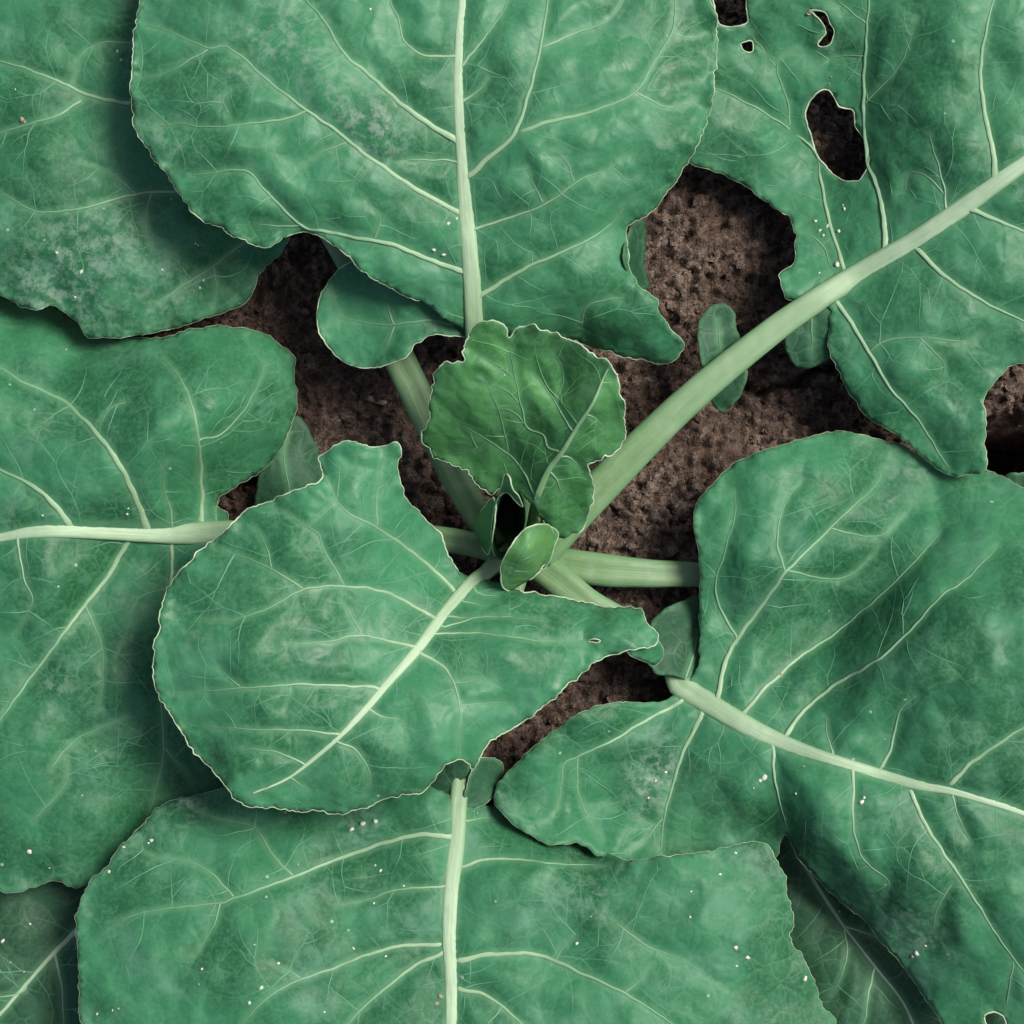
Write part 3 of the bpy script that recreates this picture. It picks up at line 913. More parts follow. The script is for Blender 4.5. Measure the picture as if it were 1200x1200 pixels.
# --- lower right big leaf
R = Leaf('large leaf folded along a valley beside its thick slanting midrib',
    [(812, 792), (820, 765), (820, 717), (820, 665), (813, 616), (818, 588), (836, 567), (857, 546), (885, 532), (927, 518), (962, 509), (993, 506),
     (1025, 513), (1056, 521), (1077, 533), (1110, 545), (1158, 551), (1182, 562), (1200, 572), (1280, 615), (1350, 750), (1360, 950),
     (1310, 1130), (1230, 1240), (1150, 1270), (1108, 1205), (1054, 1128), (1004, 1072), (966, 1040), (937, 1007), (920, 978), (905, 1010), (850, 1045),
     (770, 1040), (723, 1010), (702, 1004), (681, 991), (642, 988), (607, 971), (586, 951), (579, 937), (586, 916), (607, 892), (639, 864), (667, 843),
     (695, 829), (730, 822), (780, 821)],
    [(797, 803, 6.4), (867, 846, 7.2), (1025, 906, 9), (1200, 953, 10), (820, 700, 6.6), (818, 588, 7), (885, 532, 6.6), (962, 509, 6.0),
     (1056, 521, 5.0), (1110, 545, 4.9), (1150, 555, 5.0), (920, 672, 8.0), (1000, 600, 7.3), (1030, 655, 6.2), (985, 725, 5.6), (935, 780, 6.0), (1075, 600, 5.8), (1100, 690, 9.8), (1200, 580, 5.8),
     (1030, 780, 9.4), (1060, 840, 9.8), (1200, 750, 11.5), (796, 870, 6.4), (712, 871, 7.4), (620, 900, 7.2), (586, 916, 6.9), (579, 937, 7.1), (642, 988, 7.4), (705, 1004, 7.3),
     (715, 935, 5.7), (780, 951, 6.5), (850, 960, 6.2), (850, 1010, 5.8), (900, 930, 7.6), (920, 978, 7.0), (955, 960, 9.2), (966, 1040, 5.9), (1000, 965, 9.5),
     (1000, 1030, 8.2), (1100, 1000, 10), (1004, 1072, 5.7), (1054, 1128, 5.7), (1065, 1085, 8.0), (1108, 1205, 5.7), (1168, 1095, 9.5), (1250, 1200, 8), (760, 900, 6.2)],
    M_OLD,
    stalk=[(615, 650, 5.4, 34), (655, 680, 5.8, 38), (690, 708, 6.0, 36), (745, 737, 5.4, 30), (783, 772, 5.5, 28), (797, 803, 6.3, 30)],
    midrib=[(797, 803, 30), (832, 825, 27), (867, 846, 24), (902, 864, 21), (955, 885, 17), (1025, 906, 14), (1077, 920, 12), (1116, 927, 10), (1158, 939, 8), (1200, 953, 7), (1280, 985, 4)],
    veins=[([(840, 822), (848, 785), (856, 765), (864, 749), (895, 707), (920, 672), (955, 637), (990, 602), (1025, 570), (1035, 548)], 7),
           ([(864, 749), (839, 696), (852, 637), (862, 602), (860, 575)], 3.6), ([(920, 670), (911, 633), (920, 588), (940, 565)], 3.6),
           ([(926, 668), (976, 679), (1004, 668), (1032, 637)], 2.8), ([(976, 618), (1000, 626), (1032, 627), (1060, 605)], 2.5),
           ([(869, 838), (895, 808), (910, 794), (935, 772), (965, 752), (1000, 725), (1040, 690), (1075, 655), (1100, 625)], 5.5),
           ([(922, 862), (938, 838), (975, 805), (1010, 785), (1039, 766), (1070, 735), (1102, 700), (1130, 680), (1170, 640)], 6.5),
           ([(1032, 902), (1042, 881), (1049, 857), (1055, 832), (1075, 815)], 5), ([(976, 884), (970, 862), (968, 840)], 2.5),
           ([(1112, 922), (1137, 895), (1165, 876), (1200, 853), (1250, 830)], 6),
           ([(822, 838), (801, 881), (787, 923), (778, 960), (774, 1000)], 7),
           ([(798, 822), (747, 850), (712, 871), (674, 888), (660, 899), (656, 934), (650, 955)], 5.5), ([(674, 889), (677, 927), (690, 960), (705, 985)], 3),
           ([(906, 876), (908, 909), (914, 940), (924, 972)], 5), ([(1000, 912), (1000, 965), (1007, 997), (1021, 1016), (1041, 1032), (1035, 1056)], 3.6),
           ([(1021, 1016), (1005, 1018), (990, 1030)], 2), ([(1067, 925), (1084, 965), (1109, 1004), (1137, 1046), (1168, 1095), (1193, 1130), (1225, 1170)], 5.5),
           ([(1189, 1128), (1182, 1165), (1178, 1190)], 2.8), ([(1117, 1035), (1100, 1062), (1092, 1090)], 2.4), ([(1116, 930), (1124, 960), (1138, 985)], 2.2),
           ([(778, 960), (755, 985), (735, 1000)], 2.6)],
    holes=[[(1154, 1192), (1160, 1187), (1170, 1187), (1177, 1193), (1178, 1206), (1160, 1208)]],
    seed=43, ruffle=0.15, pucker=0.28, margin=0.5, margin_skip=[(800, 805, 40)],
    dust=[(770, 900, 28, 1.3), (757, 930, 24, 1.0), (1045, 1080, 30, .6), (1080, 1110, 35, 1.0), (1010, 945, 25, .5), (960, 980, 22, .6)])
R.specks([(896, 911, 13), (891, 915, 7), (933, 930, 7), (1010, 940, 10), (1013, 935, 7), (1075, 1117, 13), (1070, 1120, 9), (1085, 1108, 7), (780, 905, 6), (768, 916, 8), (760, 935, 6)])
R.specks([(914, 793, 11)], M_BROWN, 'brown_spots')
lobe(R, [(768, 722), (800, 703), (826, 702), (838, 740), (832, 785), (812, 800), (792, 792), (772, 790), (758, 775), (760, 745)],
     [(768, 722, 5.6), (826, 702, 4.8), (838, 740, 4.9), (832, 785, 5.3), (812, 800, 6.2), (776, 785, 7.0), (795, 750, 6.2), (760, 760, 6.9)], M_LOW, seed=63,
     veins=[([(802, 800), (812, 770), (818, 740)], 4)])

# --- bottom leaf
B = Leaf('broad speckled leaf with straight upright midrib and raised square shoulder',
    [(528, 930), (480, 918), (400, 915), (300, 920), (220, 934), (189, 944), (168, 965), (140, 993), (122, 1018), (105, 1035), (93, 1060), (90, 1088),
     (92, 1130), (93, 1165), (96, 1200), (120, 1290), (250, 1370), (530, 1400), (800, 1370), (960, 1280), (979, 1200), (962, 1175), (951, 1144),
     (941, 1119), (926, 1102), (930, 1077), (923, 1046), (915, 1018), (902, 993), (888, 986), (850, 993), (815, 999), (775, 1004), (730, 1006), (690, 988), (640, 966), (590, 948), (552, 936)],
    [(537, 939, 7.9), (529, 1042, 8.8), (529, 1200, 10), (530, 1390, 9), (420, 995, 8.0), (400, 930, 6.4), (220, 934, 6.4), (140, 993, 7.3), (93, 1060, 7.7), (92, 1165, 8.2),
     (300, 1050, 9.5), (420, 1060, 8.6), (300, 1180, 10.2), (200, 1330, 9), (583, 958, 6.0), (640, 975, 5.4), (690, 990, 5.8), (590, 1006, 8.3), (642, 1011, 8.6), (730, 1012, 8.8), (815, 1001, 9.2), (892, 986, 8.8),
     (930, 1077, 8.2), (979, 1200, 7.6), (640, 1060, 8.9), (720, 1130, 10), (850, 1080, 9.8), (800, 1300, 9.5), (760, 1050, 9.6)],
    M_DUSTY,
    stalk=[(610, 665, 5.8, 24), (575, 780, 6.8, 24), (545, 880, 7.6, 22), (537, 939, 8.0, 21)],
    midrib=[(537, 939, 21), (534, 990, 21), (529, 1042, 19), (527, 1095, 18), (529, 1147, 16), (529, 1200, 14), (528, 1300, 8), (528, 1360, 4)],
    veins=[([(525, 981), (495, 978), (460, 985), (415, 1000), (378, 1014), (332, 1032), (273, 1053), (259, 1058), (210, 1063), (164, 1070), (140, 1080)], 7),
           ([(340, 1029), (322, 1005), (304, 976), (290, 966), (252, 958), (227, 945)], 3.2), ([(272, 1053), (241, 1018), (210, 1007), (182, 1004), (161, 990)], 3.2),
           ([(258, 1058), (250, 1085), (228, 1120)], 2.2), ([(518, 1039), (471, 1042), (425, 1056), (395, 1062)], 3),
           ([(518, 1107), (467, 1109), (425, 1121), (385, 1137), (350, 1149), (315, 1168), (287, 1196), (265, 1225)], 5.5),
           ([(518, 1117), (485, 1133), (443, 1165), (408, 1200), (390, 1230)], 6), ([(350, 1148), (332, 1135), (318, 1128)], 2.2),
           ([(542, 1016), (565, 1008), (607, 1007), (642, 1011), (690, 1014), (730, 1015)], 4.5), ([(547, 962), (565, 958), (583, 958)], 3),
           ([(536, 1126), (572, 1119), (625, 1118), (649, 1126), (695, 1147), (730, 1163), (782, 1196), (820, 1230)], 7),
           ([(650, 1126), (662, 1108), (674, 1095)], 2.4), ([(536, 1158), (572, 1168), (607, 1196), (640, 1230)], 6),
           ([(735, 1165), (750, 1148), (765, 1130)], 2.2), ([(640, 1030), (646, 1018)], 3.5), ([(720, 1080), (760, 1110), (800, 1125), (850, 1160)], 2.2)],
    seed=47, ruffle=0.16, margin=0.55, teeth=2.2, margin_skip=[(537, 935, 45)],
    dust=[(428, 965, 20, 1.6), (215, 940, 26, 1.3), (160, 985, 30, .5), (700, 1030, 50, .6), (890, 995, 30, .5)])
B.specks([(425, 966, 15), (440, 963, 12), (413, 972, 10), (178, 985, 10), (174, 988, 6), (128, 1022, 7), (145, 993, 7), (237, 1136, 7), (326, 1129, 7), (306, 1158, 8), (292, 1175, 8),
          (114, 1188, 6), (132, 1184, 5), (139, 1182, 4), (380, 1186, 5), (452, 1121, 6), (676, 1106, 8), (862, 1110, 9), (875, 1122, 9), (863, 1132, 5), (943, 1147, 10),
          (862, 1000, 7), (844, 1025, 7), (446, 1021, 7), (440, 1014, 5), (438, 1059, 6), (473, 1038, 5), (414, 1111, 5), (415, 1112, 4), (298, 1107, 4), (809, 1075, 6), (810, 1045, 4)])
B.specks([(514, 1122, 9), (516, 1168, 12), (512, 1176, 9)], M_BROWN, 'brown_spots')
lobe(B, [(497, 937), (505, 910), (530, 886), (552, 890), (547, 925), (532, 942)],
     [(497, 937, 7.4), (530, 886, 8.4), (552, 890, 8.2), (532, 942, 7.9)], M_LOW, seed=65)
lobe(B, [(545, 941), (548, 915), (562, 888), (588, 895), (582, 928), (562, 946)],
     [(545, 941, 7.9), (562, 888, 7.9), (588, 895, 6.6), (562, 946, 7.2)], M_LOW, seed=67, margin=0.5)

# --- upper right leaf with holes
UR = Leaf('big leaf with chewed holes on a long pale slanting stalk',
    [(955, 350), (944, 354), (923, 350), (915, 332), (916, 318), (930, 308), (932, 280), (923, 255), (902, 241), (881, 224), (850, 206), (825, 196), (805, 188),
     (785, 150), (775, 60), (790, -40), (880, -100), (1080, -120), (1260, -70), (1350, 80), (1330, 260), (1260, 400),
     (1200, 425), (1182, 430), (1165, 448), (1153, 469), (1156, 490), (1154, 518), (1156, 550), (1130, 557), (1105, 553), (1081, 535), (1053, 511), (1018, 490),
     (997, 465), (981, 434), (972, 409), (971, 378), (972, 362)],
    [(930, 356, 6.37), (965, 346, 6.72), (1074, 287, 7.74), (1200, 190, 9.47), (1330, 120, 9.0), (915, 328, 6.33), (932, 280, 5.25), (881, 224, 4.02), (815, 190, 5.12), (780, 60, 6.72), (800, -50, 7.14), (1018, 189, 6.54), (955, 178, 4.47), (900, 180, 4.81), (1013, 87, 6.88), (1016, -50, 8.33), (1090, 150, 8.8), (1156, 140, 9.44), (1165, -60, 9.49), (972, 400, 6.37), (981, 434, 5.99), (1018, 490, 5.8), (1081, 535, 5.9), (1105, 553, 6.1), (1156, 550, 6.9), (1154, 480, 7.3), (1200, 425, 7.8), (1077, 395, 8.09), (1105, 322, 8.34), (1046, 458, 7.3), (1280, 330, 8.0), (1180, 330, 8.9), (880, 100, 5.91)],
    M_MID,
    stalk=[(630, 650, 5.8, 44), (700, 575, 6.2, 43), (800, 475, 6.6, 37), (900, 392, 6.8, 32), (965, 346, 7.0, 28)],
    midrib=[(965, 346, 28), (1020, 313, 26), (1074, 281, 24), (1130, 242, 22), (1200, 192, 19), (1300, 130, 10), (1335, 110, 5)],
    veins=[([(1040, 300), (1038, 270), (1030, 224), (1018, 189), (1013, 140), (1013, 87), (1016, 35), (1018, 0), (1020, -60)], 8.5),
           ([(1167, 212), (1165, 185), (1156, 140), (1149, 87), (1156, 35), (1165, 0), (1178, -40)], 8),
           ([(990, 325), (986, 304), (972, 259), (962, 210), (955, 178), (923, 150), (885, 126), (843, 105), (800, 90)], 5.5),
           ([(923, 150), (922, 115), (911, 84), (913, 70), (935, 55)], 3), ([(912, 75), (895, 60), (880, 40)], 2),
           ([(1109, 255), (1108, 229), (1102, 203), (1088, 157)], 3), ([(948, 273), (965, 290), (972, 308), (985, 328)], 3),
           ([(1074, 290), (1105, 322), (1147, 350), (1200, 376), (1245, 392)], 6.5), ([(1133, 244), (1165, 256), (1200, 271), (1250, 290)], 7),
           ([(978, 350), (997, 378), (1021, 416), (1046, 458), (1077, 493), (1105, 539), (1112, 550)], 6.5),
           ([(1021, 414), (1039, 399), (1077, 395), (1130, 399), (1150, 390)], 2.8), ([(1108, 225), (1085, 205), (1065, 203), (1060, 225)], 2.0),
           ([(1013, 25), (995, 12), (975, -5)], 2.6), ([(1015, 65), (985, 66), (970, 70)], 2.2), ([(1014, 120), (1055, 75), (1075, 20)], 2.0), ([(1077, 395), (1105, 425), (1105, 445)], 2)],
    holes=[[(969, 105), (951, 115), (944, 136), (951, 161), (958, 182), (976, 203), (990, 212), (1007, 210), (1018, 192), (1014, 168), (1002, 147), (1000, 130), (983, 124), (976, 112)],
           [(948, 12), (966, 15), (973, 28), (978, 40), (969, 55), (959, 52), (967, 38), (962, 25)],
           [(836, -25), (874, -25), (875, 8), (874, 27), (850, 31), (839, 18)],
           [(868, 51), (881, 48), (882, 60), (873, 60)]],
    seed=53, teeth=1.9, ruffle=0.16, margin=0.6, margin_skip=[(965, 355, 30)], dust=[(975, 60, 20, .4), (955, 290, 20, .5)], pucker=0.2)
UR.specks([(990, 246, 9), (988, 241, 6), (956, 259, 8), (970, 266, 10), (965, 276, 7), (984, 271, 9), (978, 284, 8), (961, 270, 6), (981, 311, 11), (960, 320, 5), (952, 339, 5), (1107, 133, 4), (948, 16, 8)])
UR.specks([(972, 62, 5), (973, 70, 4), (974, 80, 5), (974, 90, 5), (972, 98, 5), (950, 14, 9), (1085, 432, 5)], M_BROWN, 'brown_spots')
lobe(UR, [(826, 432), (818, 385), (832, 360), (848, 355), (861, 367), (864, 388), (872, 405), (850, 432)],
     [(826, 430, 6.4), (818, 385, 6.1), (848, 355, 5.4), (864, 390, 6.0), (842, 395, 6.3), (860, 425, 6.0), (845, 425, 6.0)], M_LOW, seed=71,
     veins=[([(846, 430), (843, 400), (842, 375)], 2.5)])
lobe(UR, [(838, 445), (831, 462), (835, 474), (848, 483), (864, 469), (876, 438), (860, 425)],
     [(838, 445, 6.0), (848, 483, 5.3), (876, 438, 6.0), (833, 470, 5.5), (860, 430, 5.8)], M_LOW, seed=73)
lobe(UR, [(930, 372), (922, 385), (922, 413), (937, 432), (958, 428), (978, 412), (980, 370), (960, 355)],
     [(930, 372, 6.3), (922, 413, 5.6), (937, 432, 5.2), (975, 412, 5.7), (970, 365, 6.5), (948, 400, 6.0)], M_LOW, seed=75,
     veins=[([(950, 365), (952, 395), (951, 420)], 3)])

# --- top leaf
T = Leaf('largest rounded leaf with straight midrib above the young heart leaf',
    [(548, 388), (520, 372), (500, 358), (485, 350), (467, 345), (443, 329), (422, 315), (401, 294), (382, 281), (365, 273), (345, 274), (322, 286), (306, 288), (280, 280), (227, 250),
     (203, 217), (178, 182), (156, 140), (154, 70), (164, 0), (190, -70), (330, -130), (550, -150), (750, -120), (825, -40),
     (834, 0), (841, 31), (838, 87), (832, 133), (811, 182), (794, 210), (775, 235), (761, 252), (740, 262), (733, 275), (737, 297), (736, 311), (747, 332),
     (768, 350), (772, 367), (786, 385), (800, 400), (796, 415), (782, 426), (758, 424), (730, 418), (690, 405), (640, 397), (585, 394)],
    [(557, 388, 10.2), (546, 245, 12.3), (540, 100, 13.4), (545, -100, 13), (380, 285, 12), (280, 275, 12.2), (200, 210, 12.6), (158, 100, 12.3), (170, -40, 12), (350, 150, 13.7), (440, 230, 12.9),
     (660, 250, 13), (750, 200, 13), (835, 60, 12.2), (800, -50, 12), (740, 265, 11.5), (736, 311, 10.9), (800, 400, 9.0), (760, 424, 7.9), (690, 405, 8.2), (630, 397, 9.2), (640, 100, 14), (690, 330, 11.9), (740, 375, 10.2), (640, 350, 11.3),
     (485, 350, 10.9), (240, 60, 13.4), (520, 300, 11.5), (460, 310, 12)],
    M_MID,
    stalk=[(615, 650, 4.6, 24), (622, 590, 5.4, 24), (590, 500, 8.0, 24), (557, 392, 10.3, 23)],
    midrib=[(557, 392, 23), (553, 315, 22), (546, 245, 18), (541, 175, 14), (537, 105, 12), (539, 35, 10), (542, 0, 9), (545, -80, 5)],
    veins=[([(548, 318), (537, 316), (502, 303), (460, 287), (415, 278), (381, 271), (350, 262), (315, 227), (287, 200), (255, 202), (225, 205)], 7),
           ([(350, 262), (325, 265), (300, 262)], 2.5),
           ([(542, 250), (530, 245), (485, 220), (450, 196), (415, 171), (390, 150), (360, 130), (315, 95), (270, 57), (241, 55), (200, 37), (172, 30)], 6.5),
           ([(241, 57), (210, 77), (185, 88), (165, 88)], 2.8), ([(360, 130), (329, 140), (245, 149), (210, 145), (172, 150)], 3.4), ([(405, 166), (378, 178), (353, 196)], 2.6), ([(268, 135), (262, 118), (270, 105)], 2),
           ([(538, 165), (528, 160), (495, 140), (467, 119), (432, 87), (404, 63), (380, 24), (360, 0), (340, -30)], 8),
           ([(535, 66), (502, 66), (481, 56), (471, 42), (467, 21), (457, 0), (450, -30)], 3.4), ([(537, 189), (500, 187), (457, 189)], 2.6),
           ([(558, 347), (567, 343), (597, 325), (628, 308), (677, 287), (712, 266), (730, 245)], 6.5), ([(628, 308), (624, 296)], 3),
           ([(550, 270), (558, 268), (607, 252), (642, 238), (677, 212), (712, 198), (737, 182)], 3.6), ([(677, 212), (665, 190), (650, 178)], 2),
           ([(545, 208), (553, 203), (576, 182), (604, 154), (621, 105), (634, 52), (642, 0), (648, -50)], 7),
           ([(604, 154), (642, 143), (677, 135), (716, 122), (747, 105), (768, 70), (788, 35), (791, 0), (790, -40)], 6), ([(747, 105), (765, 119), (782, 126), (812, 120)], 3),
           ([(634, 54), (677, 38), (712, 24), (730, 0), (740, -30)], 3.6), ([(788, 37), (810, 45), (830, 40)], 2.4), ([(540, 77), (544, 74), (569, 42), (590, 14), (600, -10)], 3.2), ([(543, 118), (562, 105), (574, 89)], 2.8),
           ([(640, 238), (625, 215), (617, 195)], 1.8), ([(681, 386), (690, 357), (730, 348)], 3), ([(720, 195), (735, 210), (750, 205)], 2), ([(440, 278), (445, 255), (430, 235)], 2)],
    seed=59, ruffle=0.24, pucker=0.24, teeth=2.1, margin=0.8, margin_skip=[(557, 392, 42), (515, 368, 28)],
    dust=[(420, 145, 45, 1.0), (450, 155, 30, .7), (300, 50, 45, .6), (190, 160, 35, .7), (350, 30, 40, .5), (370, 80, 50, .45), (180, 0, 25, .5)])
T.specks([(434, 11, 6), (525, 262, 9), (535, 256, 7), (508, 292, 9), (520, 298, 8)])
lobe(T, [(470, 322), (430, 305), (402, 312), (381, 336), (371, 367), (377, 395), (388, 411), (403, 424), (432, 432), (460, 425), (478, 416), (488, 402), (509, 392), (534, 394), (560, 392), (560, 350), (520, 335)],
     [(402, 315, 8.6), (371, 367, 8.6), (388, 411, 8.8), (432, 432, 9.4), (478, 414, 10.1), (509, 393, 10.0), (560, 385, 9.9), (470, 325, 9.6), (430, 370, 8.9), (520, 340, 10.3), (500, 365, 10.1)], M_MID, seed=79,
     veins=[([(552, 383), (530, 379), (502, 376), (460, 380), (430, 378), (397, 372)], 4.2), ([(462, 379), (452, 352), (440, 335)], 2.5), ([(460, 381), (457, 398), (450, 412)], 2)], margin=1.0, spacing=4.0)
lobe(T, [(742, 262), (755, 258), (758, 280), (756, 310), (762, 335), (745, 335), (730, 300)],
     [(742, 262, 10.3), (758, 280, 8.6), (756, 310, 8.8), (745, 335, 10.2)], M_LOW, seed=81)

# --- centre leaf
C = Leaf('young pale green leaf spread out over the older leaves below the heart',
    [(568, 676), (545, 672), (532, 660), (520, 640), (513, 623), (499, 609), (481, 591), (470, 570), (466, 548), (470, 526), (466, 517), (455, 519), (445, 523), (432, 523), (420, 519), (402, 519), (385, 527), (375, 540), (377, 555), (370, 567), (345, 575), (325, 582), (305, 592),
     (285, 602), (260, 625), (240, 640), (210, 670), (195, 692), (189, 715), (187, 735), (181, 755), (180, 775), (185, 815), (202, 840), (220, 870), (245, 900), (280, 940),
     (310, 947), (345, 950), (385, 952), (395, 954), (430, 945), (465, 932), (495, 927), (520, 900), (535, 891), (548, 894), (555, 901), (570, 875), (620, 840), (645, 820),
     (675, 795), (705, 772), (740, 762), (766, 757), (770, 745), (758, 730), (755, 717), (745, 711), (720, 712), (690, 707), (655, 700), (615, 692), (585, 684)],
    [(565, 674, 8.3), (520, 720, 10.3), (455, 800, 12.4), (390, 870, 13.3), (295, 930, 12.8), (467, 560, 11.8), (466, 520, 12.6), (400, 520, 12.9), (375, 545, 12.8), (505, 615, 9.4), (430, 620, 12.6), (285, 602, 12.6),
     (190, 715, 12.4), (183, 800, 12.2), (245, 900, 12.2), (345, 690, 13.6), (270, 790, 13.6), (345, 950, 11.6), (430, 945, 11.5), (495, 927, 11.4), (537, 893, 11.9), (556, 900, 10.8), (620, 840, 10.8), (705, 772, 10.2), (768, 750, 9.6), (745, 711, 8.6), (690, 707, 8.4),
     (615, 692, 8.4), (640, 740, 10.4), (600, 770, 11.8), (540, 840, 12.4), (720, 742, 10.2)],
    M_MID,
    stalk=[(600, 645, 6.8, 21), (585, 656, 7.5, 20), (568, 672, 8.3, 18)],
    midrib=[(568, 672, 18), (550, 686, 17), (520, 720, 14.5), (490, 760, 12.5), (455, 800, 9.5), (425, 835, 8), (390, 870, 6), (340, 910, 4), (295, 930, 2.5)],
    veins=[([(534, 698), (530, 690), (505, 665), (470, 637), (435, 615), (402, 597), (387, 572), (378, 552)], 5.5), ([(440, 618), (442, 580), (447, 550), (450, 530)], 2.8), ([(395, 590), (380, 600), (360, 620)], 1.8),
           ([(488, 762), (480, 757), (450, 750), (420, 745), (380, 752), (335, 755)], 4.2), ([(421, 745), (410, 720), (400, 700)], 2.4), ([(448, 750), (445, 730), (450, 710)], 1.8),
           ([(512, 730), (505, 722), (480, 708), (455, 695), (430, 689), (405, 687), (380, 687), (352, 692), (320, 710), (280, 725), (235, 727)], 4.6), ([(402, 687), (380, 645), (372, 625), (340, 605), (325, 598)], 3.0),
           ([(352, 691), (315, 665), (250, 640)], 2.8), ([(316, 666), (312, 640), (300, 620)], 2), ([(513, 728), (498, 718), (484, 709)], 4.0), ([(440, 806), (437, 805), (400, 804), (345, 802), (280, 807), (200, 813)], 3.6), ([(280, 806), (268, 795), (258, 783)], 2),
           ([(338, 803), (334, 830)], 1.6), ([(397, 862), (392, 860), (345, 855), (295, 855), (240, 852)], 2.8), ([(355, 898), (325, 882), (285, 876)], 2),
           ([(488, 764), (492, 765), (520, 782), (535, 810), (539, 840), (537, 880)], 4.0), ([(533, 800), (560, 797), (580, 796)], 2), ([(539, 826), (570, 824), (600, 825)], 1.8),
           ([(428, 833), (445, 838), (470, 845), (475, 865)], 2.2), ([(393, 868), (400, 871), (420, 882), (435, 910), (428, 930)], 2.8), ([(338, 910), (348, 916), (362, 925)], 2),
           ([(522, 722), (535, 723), (552, 725)], 3.2), ([(556, 690), (562, 696), (582, 698)], 3.0), ([(540, 703), (555, 707), (572, 712)], 2.6), ([(500, 745), (560, 742), (630, 750), (685, 754)], 2.2), ([(520, 735), (570, 722), (640, 728)], 1.8)],
    holes=[[(690, 751), (697, 748), (704, 751), (697, 754)]],
    seed=83, ruffle=0.26, pucker=0.2, teeth=2.3, margin=1.05, margin_skip=[(565, 676, 26)], dust=[(640, 735, 50, .35), (230, 740, 40, .3)], spacing=4.5)
lobe(C, [(735, 758), (755, 755), (772, 752), (778, 768), (768, 780), (752, 774), (740, 770)],
     [(735, 758, 9.8), (772, 752, 9.2), (778, 768, 8.2), (752, 776, 8.6)], M_MID, seed=85, margin=0.6)

# --- heart leaf
H = Leaf('bright cupped young heart leaf standing up with crinkled pale rim',
    [(628, 600), (612, 582), (590, 573), (576, 580), (559, 568), (545, 549), (517, 540), (501, 528), (494, 509), (502, 491), (503, 467), (509, 446), (511, 432), (524, 424), (543, 425), (541, 407), (550, 395), (559, 380), (570, 376), (583, 377),
     (592, 386), (597, 395), (604, 384), (620, 381), (639, 388), (667, 398), (690, 411), (713, 423), (720, 435), (725, 453), (731, 472), (733, 495), (728, 519), (713, 537), (690, 543), (693, 561), (697, 579), (688, 610), (674, 624), (660, 632), (645, 622)],
    [(624, 588, 10.2), (660, 528, 13.0), (695, 472, 15.2), (709, 439, 15.6), (731, 480, 14.6), (713, 537, 13.0), (690, 543, 12.6), (697, 579, 11.2), (674, 624, 9.6), (655, 630, 9.3), (620, 450, 13.6), (566, 377, 14.6), (597, 395, 14.2), (640, 388, 15.0), (713, 423, 15.9),
     (510, 440, 12.4), (497, 510, 10.2), (545, 549, 9.4), (590, 570, 9.6), (570, 480, 13.0), (620, 530, 11.6), (660, 450, 13.9), (655, 580, 11.2), (540, 430, 13.4)],
    M_YOUNG,
    stalk=[(612, 655, 6.4, 18), (622, 625, 8.0, 15), (627, 588, 9.8, 10)],
    midrib=[(627, 588, 8), (643, 551, 6.5), (660, 528, 5.5), (678, 498, 4.2), (695, 472, 3.4), (709, 439, 2), (716, 428, 1)],
    veins=[([(672, 506), (668, 500), (650, 470), (638, 452), (625, 437)], 2.4), ([(657, 530), (643, 524), (636, 510), (618, 500), (610, 470), (603, 440), (597, 405)], 3.0), ([(628, 580), (612, 550), (594, 530), (570, 515), (545, 500)], 2.6),
           ([(618, 500), (600, 482), (575, 478)], 1.8), ([(594, 530), (590, 500), (580, 470), (565, 440)], 2.0), ([(603, 440), (580, 425), (560, 415)], 1.6), ([(570, 515), (545, 530), (525, 532)], 1.6), ([(650, 470), (660, 440), (650, 412)], 1.6),
           ([(658, 531), (668, 536), (681, 549)], 2.8), ([(688, 482), (697, 490), (711, 505)], 2.2), ([(646, 548), (652, 562), (660, 584)], 2.4), ([(610, 470), (590, 455), (560, 450)], 1.6)],
    seed=89, ruffle=0.22, pucker=0.22, ridge=0.55, margin=1.15, margin_skip=[(622, 592, 22)], spacing=3.0, teeth=2.8, net=1.3)
H.specks([(591, 439, 4), (588, 432, 3)])

# --- tiny leaves of the heart
S1 = Leaf('tiny folded heart leaf with white edge beside the dark gap',
    [(578, 582), (581, 597), (579, 615), (576, 638), (571, 650), (561, 635), (555, 613), (565, 597)],
    [(578, 582, 11.2), (580, 600, 11.4), (577, 625, 11.0), (571, 650, 9.2), (561, 635, 8.4), (555, 613, 9.2), (565, 597, 10.2)], M_BUD,
    veins=[([(560, 615), (568, 610), (577, 602)], 1.8), ([(562, 632), (569, 628), (575, 622)], 1.5)], seed=91, spacing=2.5, teeth=0.8, ruffle=0.05, pucker=0.05, net=0, margin=1.0,
    margin_skip=[(556, 612, 14), (563, 632, 8)])
S2 = Leaf('tiny pale curled heart leaf tip at the base of the cupped leaf',
    [(592, 556), (597, 560), (600, 572), (608, 582), (613, 594), (606, 590), (598, 580), (592, 577), (584, 581), (588, 568)],
    [(592, 556, 11.6), (600, 572, 11.8), (613, 594, 10.6), (592, 577, 10.8), (584, 581, 10.6)], M_YOUNG, seed=93, spacing=2.5, teeth=0.6, ruffle=0.05, pucker=0.05, net=0, margin=1.1)
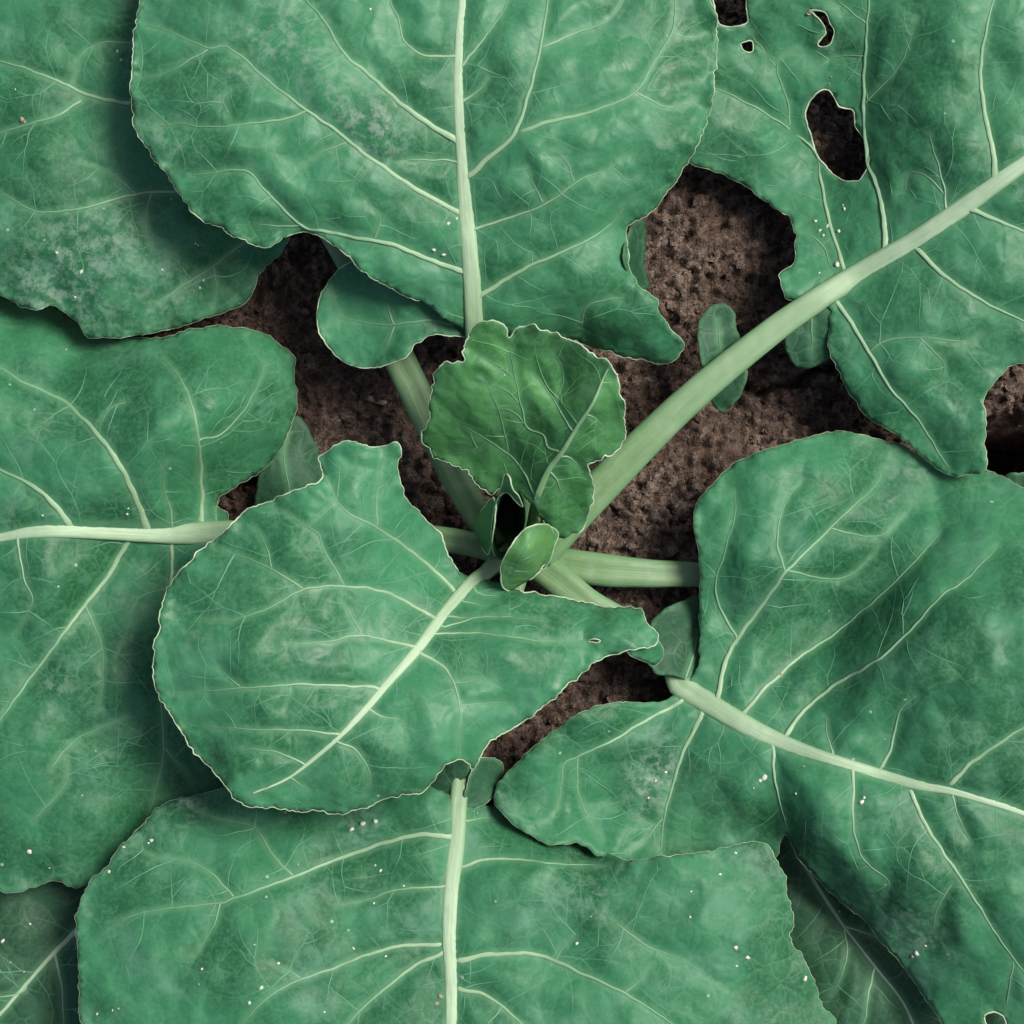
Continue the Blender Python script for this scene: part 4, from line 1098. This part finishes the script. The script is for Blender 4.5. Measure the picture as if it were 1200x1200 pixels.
S3 = Leaf('small rolled bud leaf in the heart with white rim',
    [(587, 662), (597, 643), (608, 628), (620, 618), (635, 614), (646, 618), (648, 634), (644, 648), (638, 660), (627, 675), (613, 684), (600, 692), (589, 688), (586, 676)],
    [(587, 662, 11.2), (608, 628, 11.8), (635, 614, 11.6), (648, 634, 9.6), (638, 660, 9.4), (613, 684, 9.2), (600, 692, 9.0), (588, 684, 10.0), (612, 652, 12.1), (622, 640, 12.2), (625, 660, 11.0)], M_BUD,
    veins=[([(596, 684), (606, 660), (618, 640), (630, 622)], 2.0), ([(604, 664), (596, 666), (591, 672)], 1.3), ([(610, 654), (622, 652), (632, 644)], 1.3), ([(616, 642), (610, 638), (608, 634)], 1.3), ([(602, 670), (612, 670), (622, 668)], 1.3)],
    seed=95, spacing=2.5, teeth=0.8, ruffle=0.08, pucker=0.12, net=0, margin=1.15, margin_skip=[(612, 690, 12)])
S4 = Leaf('inner bud leaf wrapped by the rolled bud leaf',
    [(634, 616), (646, 617), (654, 625), (650, 640), (645, 655), (636, 668), (634, 655), (640, 642), (636, 630)],
    [(634, 616, 11.2), (654, 625, 10.2), (650, 640, 10.0), (636, 668, 9.2), (637, 640, 10.4)], M_BUD, seed=97, spacing=2.5, teeth=0.6, ruffle=0.05, pucker=0.05, net=0, margin=1.0)

def hollow():  # added cup that shuts light out of the gap between heart leaves
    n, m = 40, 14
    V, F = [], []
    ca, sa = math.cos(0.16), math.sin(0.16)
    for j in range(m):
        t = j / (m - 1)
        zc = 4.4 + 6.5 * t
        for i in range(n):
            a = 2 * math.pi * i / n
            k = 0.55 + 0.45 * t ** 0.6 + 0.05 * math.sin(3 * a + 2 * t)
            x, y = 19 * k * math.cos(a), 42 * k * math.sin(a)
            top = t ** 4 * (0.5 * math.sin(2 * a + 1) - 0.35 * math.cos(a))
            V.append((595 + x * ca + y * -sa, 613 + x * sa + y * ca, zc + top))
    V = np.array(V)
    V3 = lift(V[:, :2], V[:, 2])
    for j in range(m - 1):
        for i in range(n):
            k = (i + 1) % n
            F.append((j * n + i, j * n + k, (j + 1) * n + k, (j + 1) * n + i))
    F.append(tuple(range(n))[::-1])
    o = mesh_obj('leaf', V3, F, M_LOW, plant, True, {'vein_distance': np.full(len(V), 30.), 'edge_distance': np.full(len(V), 30.), 'dust': np.zeros(len(V))})  # shade wall under the shared leaf name, not one of the plant's leaves
    o['label'] = 'added cup wall that keeps the gap in the heart dark'
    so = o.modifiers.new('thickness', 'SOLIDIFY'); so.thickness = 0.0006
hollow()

# --- stem below the crown
Cs = lift(np.array([(606, 648), (606, 648), (607, 649), (607, 650), (608, 650)], float), np.array([-1.0, 0.8, 2.5, 4.6, 6.2]))
Vs, Fs = tube_geo(Cs + np.random.RandomState(1).randn(5, 3) * 1e-4, np.array([.015, .012, .012, .0145, .008]), np.array([.015, .012, .012, .0145, .008]), 16)
mesh_obj('stem', Vs, Fs, M_STALK, plant, True, {'along': np.zeros(len(Vs)), 'side': np.zeros(len(Vs))})

# --- dry straw fragment on the soil
def straw(x, y, ln, ang, w, label):
    P = np.array([(x + math.cos(ang) * t * ln, y + math.sin(ang) * t * ln + 2 * math.sin(t * 5)) for t in np.linspace(-.5, .5, 7)])
    g = ground_xy(P)
    z = soil_height(g[:, 0], g[:, 1])
    z = np.maximum(z, z.mean()) + 0.001
    C3 = np.concatenate([g, z[:, None]], 1)
    r = np.array([.5, .9, 1, 1, .9, .8, .4]) * w * 0.00045
    V, F = tube_geo(C3, r, r * 0.5, 7)
    o = mesh_obj('straw_fragment', V, F, M_STRAW)
    o['label'] = label; o['category'] = 'straw'
straw(443, 471, 24, 0.05, 4, 'short pale straw fragment on dark soil left of the heart leaf')
